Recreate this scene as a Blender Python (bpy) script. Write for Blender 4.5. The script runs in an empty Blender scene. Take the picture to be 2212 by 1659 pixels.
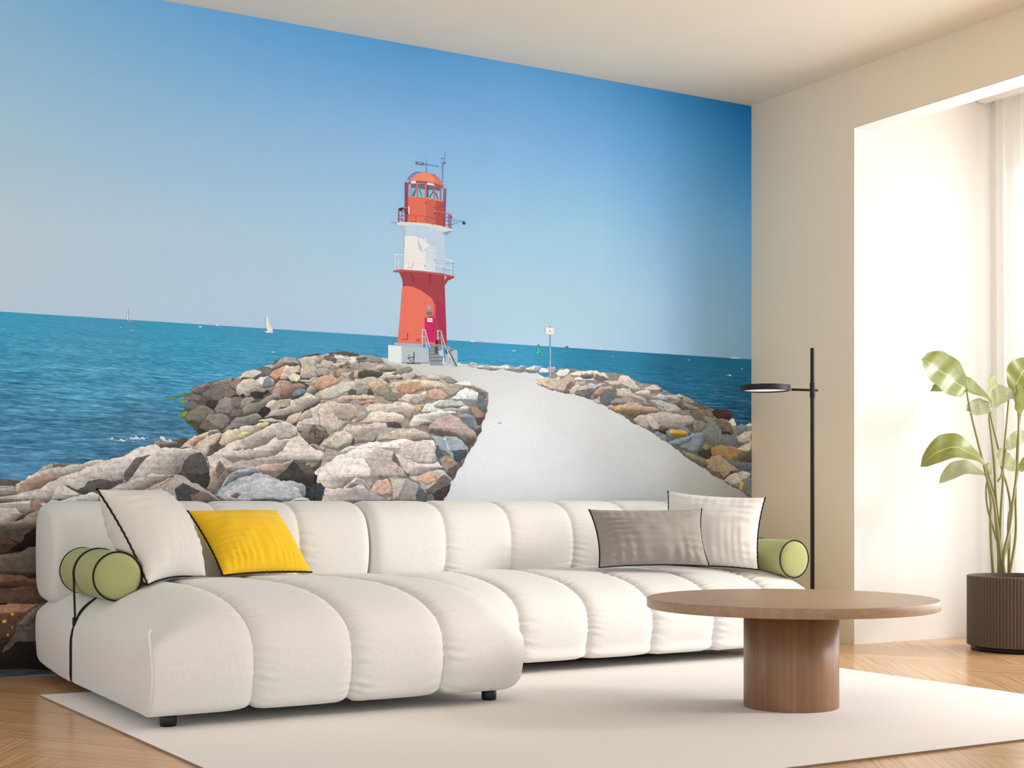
LIGHT_WIN, LIGHT_SUN, LIGHT_WORLD = 84, 3.6, 1.12
import bpy, bmesh, math, random
from mathutils import Vector, Matrix, noise

scene = bpy.context.scene
COL = scene.collection
rnd = random.Random(7)

# ------------------------------------------------------------------ helpers
def srgb(r, g, b):
    f = lambda c: c / 12.92 if c <= 0.04045 else ((c + 0.055) / 1.055) ** 2.4
    return (f(r / 255), f(g / 255), f(b / 255), 1.0)

class NT:
    """tiny node-tree helper"""
    def __init__(self, name):
        self.mat = bpy.data.materials.new(name)
        self.mat.use_nodes = True
        self.t = self.mat.node_tree
        self.b = self.t.nodes['Principled BSDF']
        self.out = self.t.nodes['Material Output']
    def n(self, kind, **kw):
        nd = self.t.nodes.new(kind)
        for k, v in kw.items():
            if k.startswith('i_'):
                key = k[2:]
                key = int(key) if key.isdigit() else key.replace('_', ' ')
                self.set(nd, key, v)
            else:
                setattr(nd, k, v)
        return nd
    def set(self, nd, key, v):
        s = nd.inputs[key]
        if isinstance(v, bpy.types.NodeSocket):
            self.t.links.new(v, s)
        elif isinstance(v, bpy.types.Node):
            self.t.links.new(v.outputs[0], s)
        else:
            s.default_value = v
    def p(self, **kw):
        for k, v in kw.items():
            self.set(self.b, k.replace('_', ' '), v)
    def math(self, op, a, b=0.0, c=None):
        nd = self.t.nodes.new('ShaderNodeMath'); nd.operation = op
        self.set(nd, 0, a); self.set(nd, 1, b)
        if c is not None: self.set(nd, 2, c)
        return nd.outputs[0]
    def mix(self, fac, a, b, mode='MIX'):
        nd = self.t.nodes.new('ShaderNodeMix'); nd.data_type = 'RGBA'; nd.blend_type = mode
        self.set(nd, 0, fac); self.set(nd, 6, a); self.set(nd, 7, b)
        return nd.outputs[2]
    def noise(self, vec, scale, detail=3.0, rough=.55, dist=0.0):
        nd = self.t.nodes.new('ShaderNodeTexNoise')
        if vec is not None: self.set(nd, 'Vector', vec)
        nd.inputs['Scale'].default_value = scale
        nd.inputs['Detail'].default_value = detail
        nd.inputs['Roughness'].default_value = rough
        nd.inputs['Distortion'].default_value = dist
        return nd.outputs['Fac']
    def coord(self, which='Object'):
        return self.t.nodes.new('ShaderNodeTexCoord').outputs[which]
    def mapping(self, vec, scale=(1, 1, 1), rot=(0, 0, 0), loc=(0, 0, 0)):
        nd = self.t.nodes.new('ShaderNodeMapping')
        self.set(nd, 'Vector', vec)
        nd.inputs['Scale'].default_value = scale
        nd.inputs['Rotation'].default_value = rot
        nd.inputs['Location'].default_value = loc
        return nd.outputs[0]
    def ramp(self, fac, stops):
        nd = self.t.nodes.new('ShaderNodeValToRGB')
        self.set(nd, 0, fac)
        el = nd.color_ramp.elements
        while len(el) < len(stops): el.new(0.5)
        for e, (pos, c) in zip(el, stops):
            e.position = pos; e.color = c if len(c) == 4 else (*c, 1)
        return nd.outputs[0]
    def bump(self, h, strength=.3, dist=.002):
        nd = self.t.nodes.new('ShaderNodeBump')
        self.set(nd, 'Height', h)
        nd.inputs['Strength'].default_value = strength
        nd.inputs['Distance'].default_value = dist
        self.set(self.b, 'Normal', nd.outputs[0])

def g(v): return (v, v, v, 1)

def obj(name, me, mat=None, parent=None):
    o = bpy.data.objects.new(name, me)
    COL.objects.link(o)
    if mat is not None and not me.materials:
        me.materials.append(mat)
    if parent is not None: o.parent = parent
    return o

def mesh(name, verts, faces, smooth=False):
    me = bpy.data.meshes.new(name)
    me.from_pydata([tuple(v) for v in verts], [], faces)
    me.update()
    if smooth:
        for p in me.polygons: p.use_smooth = True
    return me

def from_bm(name, bm, smooth=False):
    me = bpy.data.meshes.new(name)
    bm.normal_update(); bm.to_mesh(me); bm.free()
    if smooth:
        for p in me.polygons: p.use_smooth = True
    return me

def thing(name, label, cat, loc=(0, 0, 0), group=None):
    o = bpy.data.objects.new(name, None); COL.objects.link(o)
    o.location = loc; o.empty_display_size = .1
    o['label'] = label; o['category'] = cat
    if group: o['group'] = group
    return o

def tag(o, label, cat, group=None):
    o['label'] = label; o['category'] = cat
    if group: o['group'] = group
    return o

def struct(o):
    o['kind'] = 'structure'; return o

def box_bm(bm, lo, hi):
    vs = [bm.verts.new((x, y, z)) for z in (lo[2], hi[2]) for y in (lo[1], hi[1]) for x in (lo[0], hi[0])]
    for f in ((0, 2, 3, 1), (4, 5, 7, 6), (0, 1, 5, 4), (2, 6, 7, 3), (0, 4, 6, 2), (1, 3, 7, 5)):
        bm.faces.new([vs[i] for i in f])

def lathe(prof, n=64, close=False):
    """profile of (r, z) turned round the z axis"""
    verts, faces = [], []
    for r, z in prof:
        for k in range(n):
            a = 2 * math.pi * k / n
            verts.append((r * math.cos(a), r * math.sin(a), z))
    m = len(prof)
    for i in range(m - 1):
        for k in range(n):
            k2 = (k + 1) % n
            faces.append((i * n + k, i * n + k2, (i + 1) * n + k2, (i + 1) * n + k))
    if prof[0][0] > 1e-6: faces.append(tuple(range(n))[::-1])
    if prof[-1][0] > 1e-6: faces.append(tuple((m - 1) * n + k for k in range(n)))
    return verts, faces

def tube(pts, rad, n=8, cap=True):
    """round tube along pts (rad may be a list); returns verts, faces"""
    pts = [Vector(p) for p in pts]
    m = len(pts)
    rads = rad if isinstance(rad, (list, tuple)) else [rad] * m
    verts, faces = [], []
    T = []
    for i in range(m):
        a = pts[max(i - 1, 0)]; b = pts[min(i + 1, m - 1)]
        T.append((b - a).normalized())
    up = Vector((0, 0, 1)) if abs(T[0].z) < .9 else Vector((1, 0, 0))
    nrm = (up - T[0] * up.dot(T[0])).normalized()
    for i in range(m):
        nrm = (nrm - T[i] * nrm.dot(T[i])).normalized()
        bi = T[i].cross(nrm)
        for k in range(n):
            a = 2 * math.pi * k / n
            verts.append(pts[i] + (nrm * math.cos(a) + bi * math.sin(a)) * rads[i])
    for i in range(m - 1):
        for k in range(n):
            k2 = (k + 1) % n
            faces.append((i * n + k, i * n + k2, (i + 1) * n + k2, (i + 1) * n + k))
    if cap:
        faces.append(tuple(range(n))[::-1]); faces.append(tuple((m - 1) * n + k for k in range(n)))
    return verts, faces

def catmull(P, n, closed=False):
    """resample control points by a Catmull-Rom spline at equal arc length"""
    P = [Vector(p) for p in P]
    L = len(P); out = []
    segs = L if closed else L - 1
    for i in range(segs):
        if closed:
            p0, p1, p2, p3 = P[(i - 1) % L], P[i], P[(i + 1) % L], P[(i + 2) % L]
        else:
            p1, p2 = P[i], P[i + 1]
            p0 = P[i - 1] if i > 0 else p1 * 2 - p2
            p3 = P[i + 2] if i + 2 < L else p2 * 2 - p1
        for k in range(24):
            t = k / 24
            out.append(.5 * ((2 * p1) + (p2 - p0) * t + (2 * p0 - 5 * p1 + 4 * p2 - p3) * t * t + (3 * p1 - p0 - 3 * p2 + p3) * t ** 3))
    if not closed: out.append(P[-1])
    else: out.append(out[0])
    d = [0]
    for a, b in zip(out, out[1:]): d.append(d[-1] + (b - a).length)
    tot = d[-1]; res = []; j = 0
    cnt = n if closed else n - 1
    for k in range(n):
        s = tot * k / cnt
        while j < len(d) - 2 and d[j + 1] < s: j += 1
        f = (s - d[j]) / max(d[j + 1] - d[j], 1e-9)
        res.append(out[j].lerp(out[j + 1], f))
    return res

# ------------------------------------------------------------------ materials
def mat_plain(name, col, rough=.6, spec=.3, bump=0, bscale=300):
    m = NT(name)
    c = m.noise(m.coord(), 3, 2)
    m.p(Base_Color=m.mix(c, tuple(x * .97 for x in col[:3]) + (1,), tuple(min(1, x * 1.03) for x in col[:3]) + (1,)), Roughness=rough)
    m.b.inputs['Specular IOR Level'].default_value = spec
    if bump: m.bump(m.noise(m.coord(), bscale, 2), bump, .001)
    return m.mat

def mat_fabric(name, col, weave=900, bump=.25, var=.06, wrinkle=0):
    m = NT(name)
    co = m.coord()
    w1 = m.noise(m.mapping(co, (weave, weave * .12, weave)), 1, 1)
    w2 = m.noise(m.mapping(co, (weave * .12, weave, weave * .12)), 1, 1)
    big = m.noise(co, 5, 3)
    h = m.math('ADD', w1, w2)
    f = m.math('MULTIPLY_ADD', m.math('SUBTRACT', h, 1.0), .8, .5)
    lo = tuple(x * (1 - var * 1.6) for x in col[:3]) + (1,)
    hi = tuple(min(1, x * (1 + var)) for x in col[:3]) + (1,)
    c = m.mix(f, lo, hi)
    c = m.mix(m.math('MULTIPLY', big, .25), c, lo)
    m.p(Base_Color=c, Roughness=.92)
    m.b.inputs['Specular IOR Level'].default_value = .12
    m.b.inputs['Sheen Weight'].default_value = .15
    m.b.inputs['Sheen Roughness'].default_value = .5
    m.bump(h, bump, .0012)
    return m.mat

M = {}
M['wall'] = mat_plain('wall paint', srgb(226, 216, 200), .85, .15, .05, 400)
M['wall_right'] = mat_plain('warm wall paint', srgb(255, 236, 207), .85, .15, .05, 400)
M['ceiling'] = mat_plain('ceiling paint', srgb(244, 233, 214), .9, .1)
M['white'] = mat_plain('white paint', srgb(244, 240, 234), .7, .2)
M['reveal'] = mat_plain('reveal paint', srgb(240, 236, 230), .8, .15)
M['black'] = mat_plain('black metal', srgb(26, 24, 23), .45, .35)
M['leg'] = mat_plain('leg black', srgb(15, 14, 14), .3, .5)
M['strap'] = mat_plain('strap leather', srgb(42, 38, 36), .7, .2)
M['cord'] = mat_plain('piping cord', srgb(28, 26, 27), .8, .15)
M['steel'] = mat_plain('brushed steel', srgb(190, 188, 184), .35, .6)
M['sofa'] = mat_fabric('sofa linen', srgb(236, 233, 227), 700, .22, .07)
M['pillow_light'] = mat_fabric('pale cotton', srgb(232, 227, 219), 1100, .2, .03)
M['pillow_white'] = mat_fabric('white cotton', srgb(240, 235, 228), 1100, .2, .03)
M['yellow'] = mat_fabric('yellow cotton', srgb(248, 200, 44), 1100, .2, .04)
M['grey'] = mat_fabric('grey velvet', srgb(158, 150, 142), 1100, .2, .06)
M['green'] = mat_fabric('green wool', srgb(178, 182, 124), 800, .5, .05)

def mat_floor():
    m = NT('oak herringbone')
    uv = m.n('ShaderNodeUVMap'); uv.uv_map = 'UVMap'
    at = m.n('ShaderNodeAttribute'); at.attribute_name = 'plank'
    sep = m.n('ShaderNodeSeparateColor'); m.set(sep, 0, at.outputs['Color'])
    r1, r2 = sep.outputs[0], sep.outputs[1]
    off = m.n('ShaderNodeCombineXYZ'); m.set(off, 0, m.math('MULTIPLY', r1, 37)); m.set(off, 1, m.math('MULTIPLY', r2, 53)); m.set(off, 2, m.math('MULTIPLY', r1, 11))
    add = m.n('ShaderNodeVectorMath', operation='ADD'); m.set(add, 0, uv.outputs[0]); m.set(add, 1, off.outputs[0])
    v = add.outputs[0]
    warp = m.noise(m.mapping(v, (2.2, 9, 1)), 1, 2)
    wv = m.n('ShaderNodeVectorMath', operation='ADD'); m.set(wv, 0, v)
    cx = m.n('ShaderNodeCombineXYZ'); m.set(cx, 1, m.math('MULTIPLY', m.math('SUBTRACT', warp, .5), .05)); m.set(wv, 1, cx.outputs[0])
    grain = m.noise(m.mapping(wv.outputs[0], (2.2, 95, 1)), 1, 4, .65)
    rings = m.n('ShaderNodeTexWave'); rings.bands_direction = 'Y'
    m.set(rings, 'Vector', m.mapping(wv.outputs[0], (.6, 22, 1)))
    rings.inputs['Scale'].default_value = 1; rings.inputs['Distortion'].default_value = 5
    rings.inputs['Detail'].default_value = 3; rings.inputs['Detail Scale'].default_value = .6
    f = m.math('ADD', m.math('MULTIPLY', grain, .88), m.math('MULTIPLY', rings.outputs['Fac'], .12))
    c = m.ramp(f, [(.28, srgb(166, 122, 80)), (.44, srgb(204, 160, 112)), (.60, srgb(222, 180, 132)), (.78, srgb(234, 196, 152))])
    c = m.mix(m.math('MULTIPLY', r2, .4), c, m.mix(r1, srgb(176, 128, 80), srgb(226, 186, 140)))
    # joint between boards
    sx = m.n('ShaderNodeSeparateXYZ'); m.set(sx, 0, uv.outputs[0])
    e = m.n('ShaderNodeAttribute'); e.attribute_name = 'edge'
    es = m.n('ShaderNodeSeparateColor'); m.set(es, 0, e.outputs['Color'])
    px = m.math('PINGPONG', es.outputs[0], .5); py = m.math('PINGPONG', es.outputs[1], .5)
    j = m.math('MINIMUM', m.math('MULTIPLY', px, .5 / .10), m.math('MULTIPLY', py, 1.0))
    jf = m.math('LESS_THAN', j, .013)
    c = m.mix(m.math('MULTIPLY', jf, .45), c, srgb(84, 56, 36))
    m.p(Base_Color=c, Roughness=m.math('MULTIPLY_ADD', grain, .08, .18))
    m.b.inputs['Specular IOR Level'].default_value = .45
    m.bump(m.math('SUBTRACT', f, m.math('MULTIPLY', jf, .6)), .12, .0015)
    return m.mat
M['floor'] = mat_floor()

def mat_rug():
    m = NT('woven cream rug')
    co = m.coord()
    br = m.n('ShaderNodeTexWave'); br.bands_direction = 'X'
    m.set(br, 'Vector', co); br.inputs['Scale'].default_value = 22; br.inputs['Distortion'].default_value = .6; br.inputs['Detail'].default_value = 1
    br2 = m.n('ShaderNodeTexWave'); br2.bands_direction = 'Y'
    m.set(br2, 'Vector', co); br2.inputs['Scale'].default_value = 8; br2.inputs['Distortion'].default_value = 1.5
    fine = m.noise(m.mapping(co, (380, 160, 1)), 1, 2)
    streak = m.noise(m.mapping(co, (3, 60, 1)), 1, 3)
    f = m.math('ADD', m.math('MULTIPLY', br.outputs['Fac'], .18), m.math('ADD', m.math('MULTIPLY', fine, .3), m.math('ADD', m.math('MULTIPLY', br2.outputs['Fac'], .12), m.math('MULTIPLY', streak, .28))))
    c = m.mix(f, srgb(236, 230, 223), srgb(251, 248, 245))
    m.p(Base_Color=c, Roughness=.95)
    m.b.inputs['Specular IOR Level'].default_value = .1
    m.bump(f, .2, .002)
    return m.mat
M['rug'] = mat_rug()
M['rug_edge'] = mat_fabric('rug edge', srgb(150, 132, 110), 600, .4, .1)

def mat_wood():
    m = NT('walnut veneer')
    co = m.coord()
    g1 = m.noise(m.mapping(co, (26, 26, 1.1)), 1, 4, .6, .4)
    g2 = m.noise(m.mapping(co, (120, 120, 3)), 1, 3)
    big = m.noise(m.mapping(co, (4, 4, 1.3)), 1, 2)
    f = m.math('ADD', m.math('MULTIPLY', g1, .55), m.math('ADD', m.math('MULTIPLY', g2, .25), m.math('MULTIPLY', big, .25)))
    c = m.ramp(f, [(.3, srgb(104, 72, 48)), (.5, srgb(140, 103, 73)), (.7, srgb(162, 124, 92))])
    m.p(Base_Color=c, Roughness=.38)
    m.b.inputs['Specular IOR Level'].default_value = .45
    m.bump(g2, .06, .001)
    return m.mat
def mat_wood_top():
    m = NT('walnut veneer top')
    co = m.coord()
    g1 = m.noise(m.mapping(co, (2.0, 40, 20)), 1, 4, .6, .3)
    g2 = m.noise(m.mapping(co, (4, 170, 90)), 1, 3)
    f = m.math('ADD', m.math('MULTIPLY', g1, .65), m.math('MULTIPLY', g2, .35))
    c = m.ramp(f, [(.3, srgb(150, 119, 90)), (.5, srgb(164, 132, 102)), (.72, srgb(178, 146, 116))])
    m.p(Base_Color=c, Roughness=.36)
    m.b.inputs['Specular IOR Level'].default_value = .5
    m.bump(g2, .05, .001)
    return m.mat
M['wood'] = mat_wood(); M['wood_top'] = mat_wood_top()

def mat_leaf(name, c1, c2, trans=.25):
    m = NT(name)
    uv = m.n('ShaderNodeUVMap'); uv.uv_map = 'UVMap'
    sx = m.n('ShaderNodeSeparateXYZ'); m.set(sx, 0, uv.outputs[0])
    across = m.math('ABSOLUTE', m.math('SUBTRACT', sx.outputs[1], .5))
    v = m.n('ShaderNodeTexWave'); v.bands_direction = 'X'
    sk = m.n('ShaderNodeCombineXYZ'); m.set(sk, 0, m.math('SUBTRACT', sx.outputs[0], m.math('MULTIPLY', across, .5))); m.set(sk, 1, across)
    m.set(v, 'Vector', sk.outputs[0]); v.inputs['Scale'].default_value = 14; v.inputs['Distortion'].default_value = .5
    nz = m.noise(m.mapping(uv.outputs[0], (2, 3, 1)), 2, 3)
    c = m.mix(m.math('MULTIPLY', nz, 1.0), c1, c2)
    c = m.mix(m.math('MULTIPLY', v.outputs['Fac'], .22), c, tuple(x * .6 for x in c1[:3]) + (1,))
    c = m.mix(m.math('LESS_THAN', across, .013), c, srgb(196, 190, 128))
    m.p(Base_Color=c, Roughness=.32)
    m.b.inputs['Specular IOR Level'].default_value = .5
    tr = m.n('ShaderNodeBsdfTranslucent'); m.set(tr, 'Color', m.mix(.45, c, srgb(214, 216, 150)))
    ms = m.n('ShaderNodeMixShader'); m.set(ms, 0, trans); m.set(ms, 1, m.b.outputs[0]); m.set(ms, 2, tr.outputs[0])
    m.t.links.new(ms.outputs[0], m.out.inputs[0])
    return m.mat
M['leaf'] = mat_leaf('leaf dark', srgb(92, 100, 22), srgb(150, 156, 62), .2)
M['leaf_pale'] = mat_leaf('leaf pale', srgb(150, 158, 118), srgb(200, 204, 180), .4)
M['stem'] = mat_plain('plant stem', srgb(146, 140, 92), .5, .3)
M['pot'] = mat_plain('ribbed pot', srgb(92, 78, 66), .5, .4)
M['pot_rim'] = mat_plain('pot rim', srgb(120, 110, 100), .55, .3)
M['soil'] = mat_plain('soil', srgb(52, 40, 30), .95, .1, .8, 90)

def mat_curtain():
    m = NT('sheer curtain')
    co = m.coord()
    w = m.noise(m.mapping(co, (400, 400, 60)), 1, 2)
    d = m.n('ShaderNodeBsdfDiffuse'); d.inputs[0].default_value = srgb(246, 244, 240)
    t = m.n('ShaderNodeBsdfTranslucent'); t.inputs[0].default_value = srgb(250, 248, 244)
    a = m.n('ShaderNodeMixShader'); a.inputs[0].default_value = .5; m.set(a, 1, d.outputs[0]); m.set(a, 2, t.outputs[0])
    tp = m.n('ShaderNodeBsdfTransparent'); tp.inputs[0].default_value = (1, 1, 1, 1)
    b = m.n('ShaderNodeMixShader'); m.set(b, 0, m.math('MULTIPLY_ADD', w, .1, .48)); m.set(b, 1, a.outputs[0]); m.set(b, 2, tp.outputs[0])
    m.t.links.new(b.outputs[0], m.out.inputs[0])
    m.t.nodes.remove(m.b)
    return m.mat
M['curtain'] = mat_curtain()

def mat_emit(name, col, s):
    m = NT(name)
    m.p(Base_Color=col); m.b.inputs['Emission Color'].default_value = col
    m.b.inputs['Emission Strength'].default_value = s
    return m.mat
M['diffuser'] = mat_emit('lamp diffuser', srgb(225, 228, 240), .55)

# ------------------------------------------------------------------ room
XR, YM, H, YN, HN = 4.881, 5.824, 2.763, 5.071, 2.482
XW = 5.83            # window plane of the bay
X0, Y0 = -1.6, -1.2

def floor_mesh():
    w, sy = .086, 1.5
    L = 6 * w
    s2 = math.sqrt(.5)
    verts, faces, uvs, pl, ed = [], [], [], [], []
    r = random.Random(3)
    def add(quad, flip):
        # quad in the unrotated herringbone lattice -> rotate 45 deg, stretch
        P = []
        for a, b in quad:
            x = (a - b) * s2; y = (a + b) * s2
            P.append((x + 2.0, y * sy + 3.0, 0))
        if max(p[0] for p in P) < X0 or min(p[0] for p in P) > XW + .6: return
        if max(p[1] for p in P) < Y0 or min(p[1] for p in P) > YM + .3: return
        k = len(verts)
        verts.extend(P); faces.append((k, k + 1, k + 2, k + 3))
        c = (r.random(), r.random(), r.random(), 1)
        for (a, b), e in zip(quad, ((0, 0), (1, 0), (1, 1), (0, 1))):
            uvs.append((a, b) if not flip else (b, a)); pl.append(c)
            ed.append((e[0], e[1], 0, 1) if not flip else (e[1], e[0], 0, 1))
    n = 60
    # herringbone lattice: horizontal board at (i*w, i*w) repeated every (L, -?)
    for i in range(-n, n):
        for j in range(-20, 20):
            a0 = i * w + j * 2 * L; b0 = i * w
            add([(a0, b0), (a0 + L, b0), (a0 + L, b0 + w), (a0, b0 + w)], False)
            a1 = i * w + L + j * 2 * L; b1 = i * w + w - L
            add([(a1, b1), (a1 + w, b1), (a1 + w, b1 + L), (a1, b1 + L)], True)
    me = mesh('floor', verts, faces)
    ul = me.uv_layers.new(name='UVMap')
    for i, u in enumerate(uvs): ul.data[i].uv = u
    for nm, dat in (('plank', pl), ('edge', ed)):
        at = me.color_attributes.new(nm, 'FLOAT_COLOR', 'CORNER')
        for i, c in enumerate(dat): at.data[i].color = c
    return me
fl = struct(obj('floor', floor_mesh(), M['floor']))

def box(name, lo, hi, mat, parent=None):
    bm = bmesh.new(); box_bm(bm, lo, hi)
    return obj(name, from_bm(name, bm), mat, parent)

struct(box('ceiling', (X0, Y0, H), (XW + .5, YM + .3, H + .12), M['ceiling']))
struct(box('wall_back', (X0, YM, 0), (XR, YM + .15, H), M['wall']))
# right wall: stub between the mural wall and the bay, then the lintel over the bay
def wall_right():
    # one wall with the tall opening of the bay cut out of it
    prof = [(YM + .15, 0), (YM + .15, H), (1.2, H), (1.2, HN), (YN, HN), (YN, 0)]
    n = len(prof)
    v = [(XR, y, z) for y, z in prof] + [(XR + .135, y, z) for y, z in prof]
    f = [tuple(range(n)), tuple(range(n, 2 * n))[::-1]] + [(i, n + i, n + (i + 1) % n, (i + 1) % n) for i in range(n)]
    return mesh('wall_right', v, f)
struct(obj('wall_right', wall_right(), M['wall_right']))
struct(box('wall_bay_end', (XR + .135, YN, 0), (XW + .4, YM + .15, H), M['wall_right']))
bm = bmesh.new(); box_bm(bm, (XR, YN - .004, 0), (XW, YN - .0005, HN - .005)); box_bm(bm, (XR + .1355, YN - .004, HN - .005), (XW, YN - .0005, H))
struct(obj('trim_1', from_bm('trim_1', bm), M['reveal']))      # white reveal of the bay
struct(box('trim_2', (XR + .001, 1.2, HN - .004), (XR + .135, YN, HN - .0003), M['white']))
# far wall of the bay with the window
bm = bmesh.new()
box_bm(bm, (XW, 4.86, 0), (XW + .2, YN, H)); box_bm(bm, (XW, 1.2, 2.50), (XW + .2, 4.86, H)); box_bm(bm, (XW, 1.2, 0), (XW + .2, 4.86, .10))
struct(obj('wall_window', from_bm('wall_window', bm), M['reveal']))
struct(box('wall_front', (XR, Y0, 0), (XR + .15, 1.2, H), M['wall']))
struct(box('wall_bay', (XR + .15, 1.05, 0), (XW + .4, 1.2, H), M['reveal']))
win = bpy.data.objects.new('window_1', None); COL.objects.link(win); win['kind'] = 'structure'
bm = bmesh.new()
for y in (1.2, 2.4, 3.6, 4.81): box_bm(bm, (XW + .08, y, .10), (XW + .13, y + .05, 2.50))
box_bm(bm, (XW + .08, 1.2, .10), (XW + .13, 4.86, .15)); box_bm(bm, (XW + .08, 1.2, 2.45), (XW + .13, 4.86, 2.50))
obj('window_frame', from_bm('window_frame', bm), M['white'], win)

# sheer curtain hanging in the bay
def curtain():
    t = thing('curtain', 'sheer white floor-length curtain at the window behind the potted plant', 'curtain', (5.74, 4.0, 0))
    ny, nz = 420, 14
    verts, faces = [], []
    for i in range(ny):
        s = i / (ny - 1)
        y = 4.97 - s * 3.6
        ph = s * 3.6 * 52
        a = .028 * math.sin(ph) + .012 * math.sin(ph * .43 + 1.3) + .008 * math.sin(ph * 2.3)
        for k in range(nz):
            f = k / (nz - 1)
            z = .015 + f * 2.70
            verts.append((a * (1.1 - .45 * f) + .01 * math.sin(3 * f + s * 30), y - 4.0, z))
    for i in range(ny - 1):
        for k in range(nz - 1):
            faces.append((i * nz + k, (i + 1) * nz + k, (i + 1) * nz + k + 1, i * nz + k + 1))
    obj('curtain_panel', mesh('curtain_panel', verts, faces, True), M['curtain'], t)
    bm = bmesh.new(); box_bm(bm, (-.03, -2.7, 2.715), (.03, 1.05, 2.745))
    obj('curtain_track', from_bm('curtain_track', bm), M['white'], t)
curtain()

# ------------------------------------------------------------------ rug
def rug():
    q = [(1.205, 2.83), (4.14, 2.79), (4.11, 5.10), (1.114, 5.192)]
    t = thing('area_rug', 'large flat-woven cream rug under the chaise and coffee table', 'rug', (2.6, 4.0, 0))
    n = 40; verts, faces = [], []
    for j in range(n + 1):
        for i in range(n + 1):
            a, b = i / n, j / n
            x = (q[0][0] * (1 - a) + q[1][0] * a) * (1 - b) + (q[3][0] * (1 - a) + q[2][0] * a) * b
            y = (q[0][1] * (1 - a) + q[1][1] * a) * (1 - b) + (q[3][1] * (1 - a) + q[2][1] * a) * b
            verts.append((x - 2.6, y - 4.0, .0062))
    for j in range(n):
        for i in range(n):
            k = j * (n + 1) + i
            faces.append((k, k + 1, k + n + 2, k + n + 1))
    obj('rug_pile', mesh('rug_pile', verts, faces), M['rug'], t)
    # bound edge
    vs, fs = [], []
    for i in range(4):
        x, y = q[i]
        vs += [(x - 2.6, y - 4.0, .0005), (x - 2.6, y - 4.0, .0062)]
    for i in range(4):
        j = (i + 1) % 4
        fs.append((2 * i, 2 * j, 2 * j + 1, 2 * i + 1))
    obj('rug_edge', mesh('rug_edge', vs, fs), M['rug_edge'], t)
rug()

# ------------------------------------------------------------------ sofa
def channel_block(prof, N, xs_seams, R0, R1, depth, bulge_cap, seed, ns=26, ripple=.0065):
    """upholstered block: a closed (y,z) outline swept along x with stitched channels.
    R0/R1(y,z) give the edge rounding at the two ends."""
    P = catmull([(0, y, z) for y, z in prof], N, closed=True)
    cy = sum(p.y for p in P) / N; cz = sum(p.z for p in P) / N
    area = sum(P[i].y * P[(i + 1) % N].z - P[(i + 1) % N].y * P[i].z for i in range(N))
    sg = 1 if area > 0 else -1
    nrm = []
    for i in range(N):
        t = P[(i + 1) % N] - P[(i - 1) % N]
        nrm.append(Vector((0, t.z, -t.y)).normalized() * sg)
    x0, x1 = xs_seams[0], xs_seams[-1]
    r0 = [R0(p.y, p.z) for p in P]; r1 = [R1(p.y, p.z) for p in P]
    rr = random.Random(seed)
    arc = [0]
    for i in range(N - 1): arc.append(arc[-1] + (P[i + 1] - P[i]).length)
    waves = []
    for s in range(len(xs_seams)):
        waves.append([(rr.uniform(110, 300), rr.uniform(0, 6.28), rr.uniform(.5, 1)) for _ in range(5)])
    # x stations
    st = []
    nseg = len(xs_seams) - 1
    for s in range(nseg):
        a, b = xs_seams[s], xs_seams[s + 1]
        for k in range(ns + (1 if s == nseg - 1 else 0)):
            u = k / ns
            t = .5 - .5 * math.cos(math.pi * u)
            t = .55 * t + .45 * u
            st.append((a + (b - a) * t, s, t))
    verts, faces = [], []
    for x, s, t in st:
        for i in range(N):
            e = abs(2 * t - 1)
            dep = depth
            v = dep * (.35 * e ** 4 + .65 * e ** 12)
            left_end = (s == 0 and (t < .5 or (x - x0) < r0[i] * 1.5)); right_end = (s == nseg - 1 and t >= .5)
            if left_end:
                d = x - x0; r = r0[i]; h = min((xs_seams[1] - x0) * .96, r * 1.5)
                q = max(0, 1 - d / h) if h > 0 else 0
                v = max(v if t > .5 else 0, r * (1 - math.sqrt(max(0, 1 - q * q))))
            elif right_end:
                d = x1 - x; r = r1[i]; h = min((x1 - xs_seams[-2]) * .5, r * 1.35)
                q = max(0, 1 - d / h) if h > 0 else 0
                v = r * (1 - math.sqrt(max(0, 1 - q * q)))
            # gathered wrinkles, running square to the stitch line
            wz = 0
            for side, sid, dist in ((1, s, t), (-1, s + 1, 1 - t)):
                if 0 < sid < nseg:
                    fall = math.exp(-((dist - .07) / (.13 if side > 0 else .07)) ** 2) * (1 if side > 0 else .6)
                    w = sum(am * math.sin(fq * arc[i] + ph + 14 * (t if side > 0 else -t) * (1 if fq > 150 else .4)) for fq, ph, am in waves[sid]) / 3
                    wz += fall * w
            v -= ripple * wz
            p = P[i] - nrm[i] * v
            verts.append((x, p.y, p.z))
    m = len(st)
    for k in range(m - 1):
        for i in range(N):
            j = (i + 1) % N
            f = (k * N + i, k * N + j, (k + 1) * N + j, (k + 1) * N + i)
            faces.append(f if sg < 0 else f[::-1])
    faces.append(tuple(range(N))); faces.append(tuple((m - 1) * N + i for i in range(N)))
    me = mesh('upholstery', verts, faces, True)
    bm = bmesh.new(); bm.from_mesh(me); bmesh.ops.recalc_face_normals(bm, faces=bm.faces[:]); bm.to_mesh(me); bm.free()
    return me

def smooth(a, b, x):
    t = max(0, min(1, (x - a) / (b - a))); return t * t * (3 - 2 * t)

SOFA = thing('sectional_sofa', 'long cream channel-tufted sectional sofa with a chaise on the left', 'sofa', (2.8, 5.0, 0))
SB = Vector((2.8, 5.0, 0))
def shift(me, off=SB):
    me.transform(Matrix.Translation(-off)); return me

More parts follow.
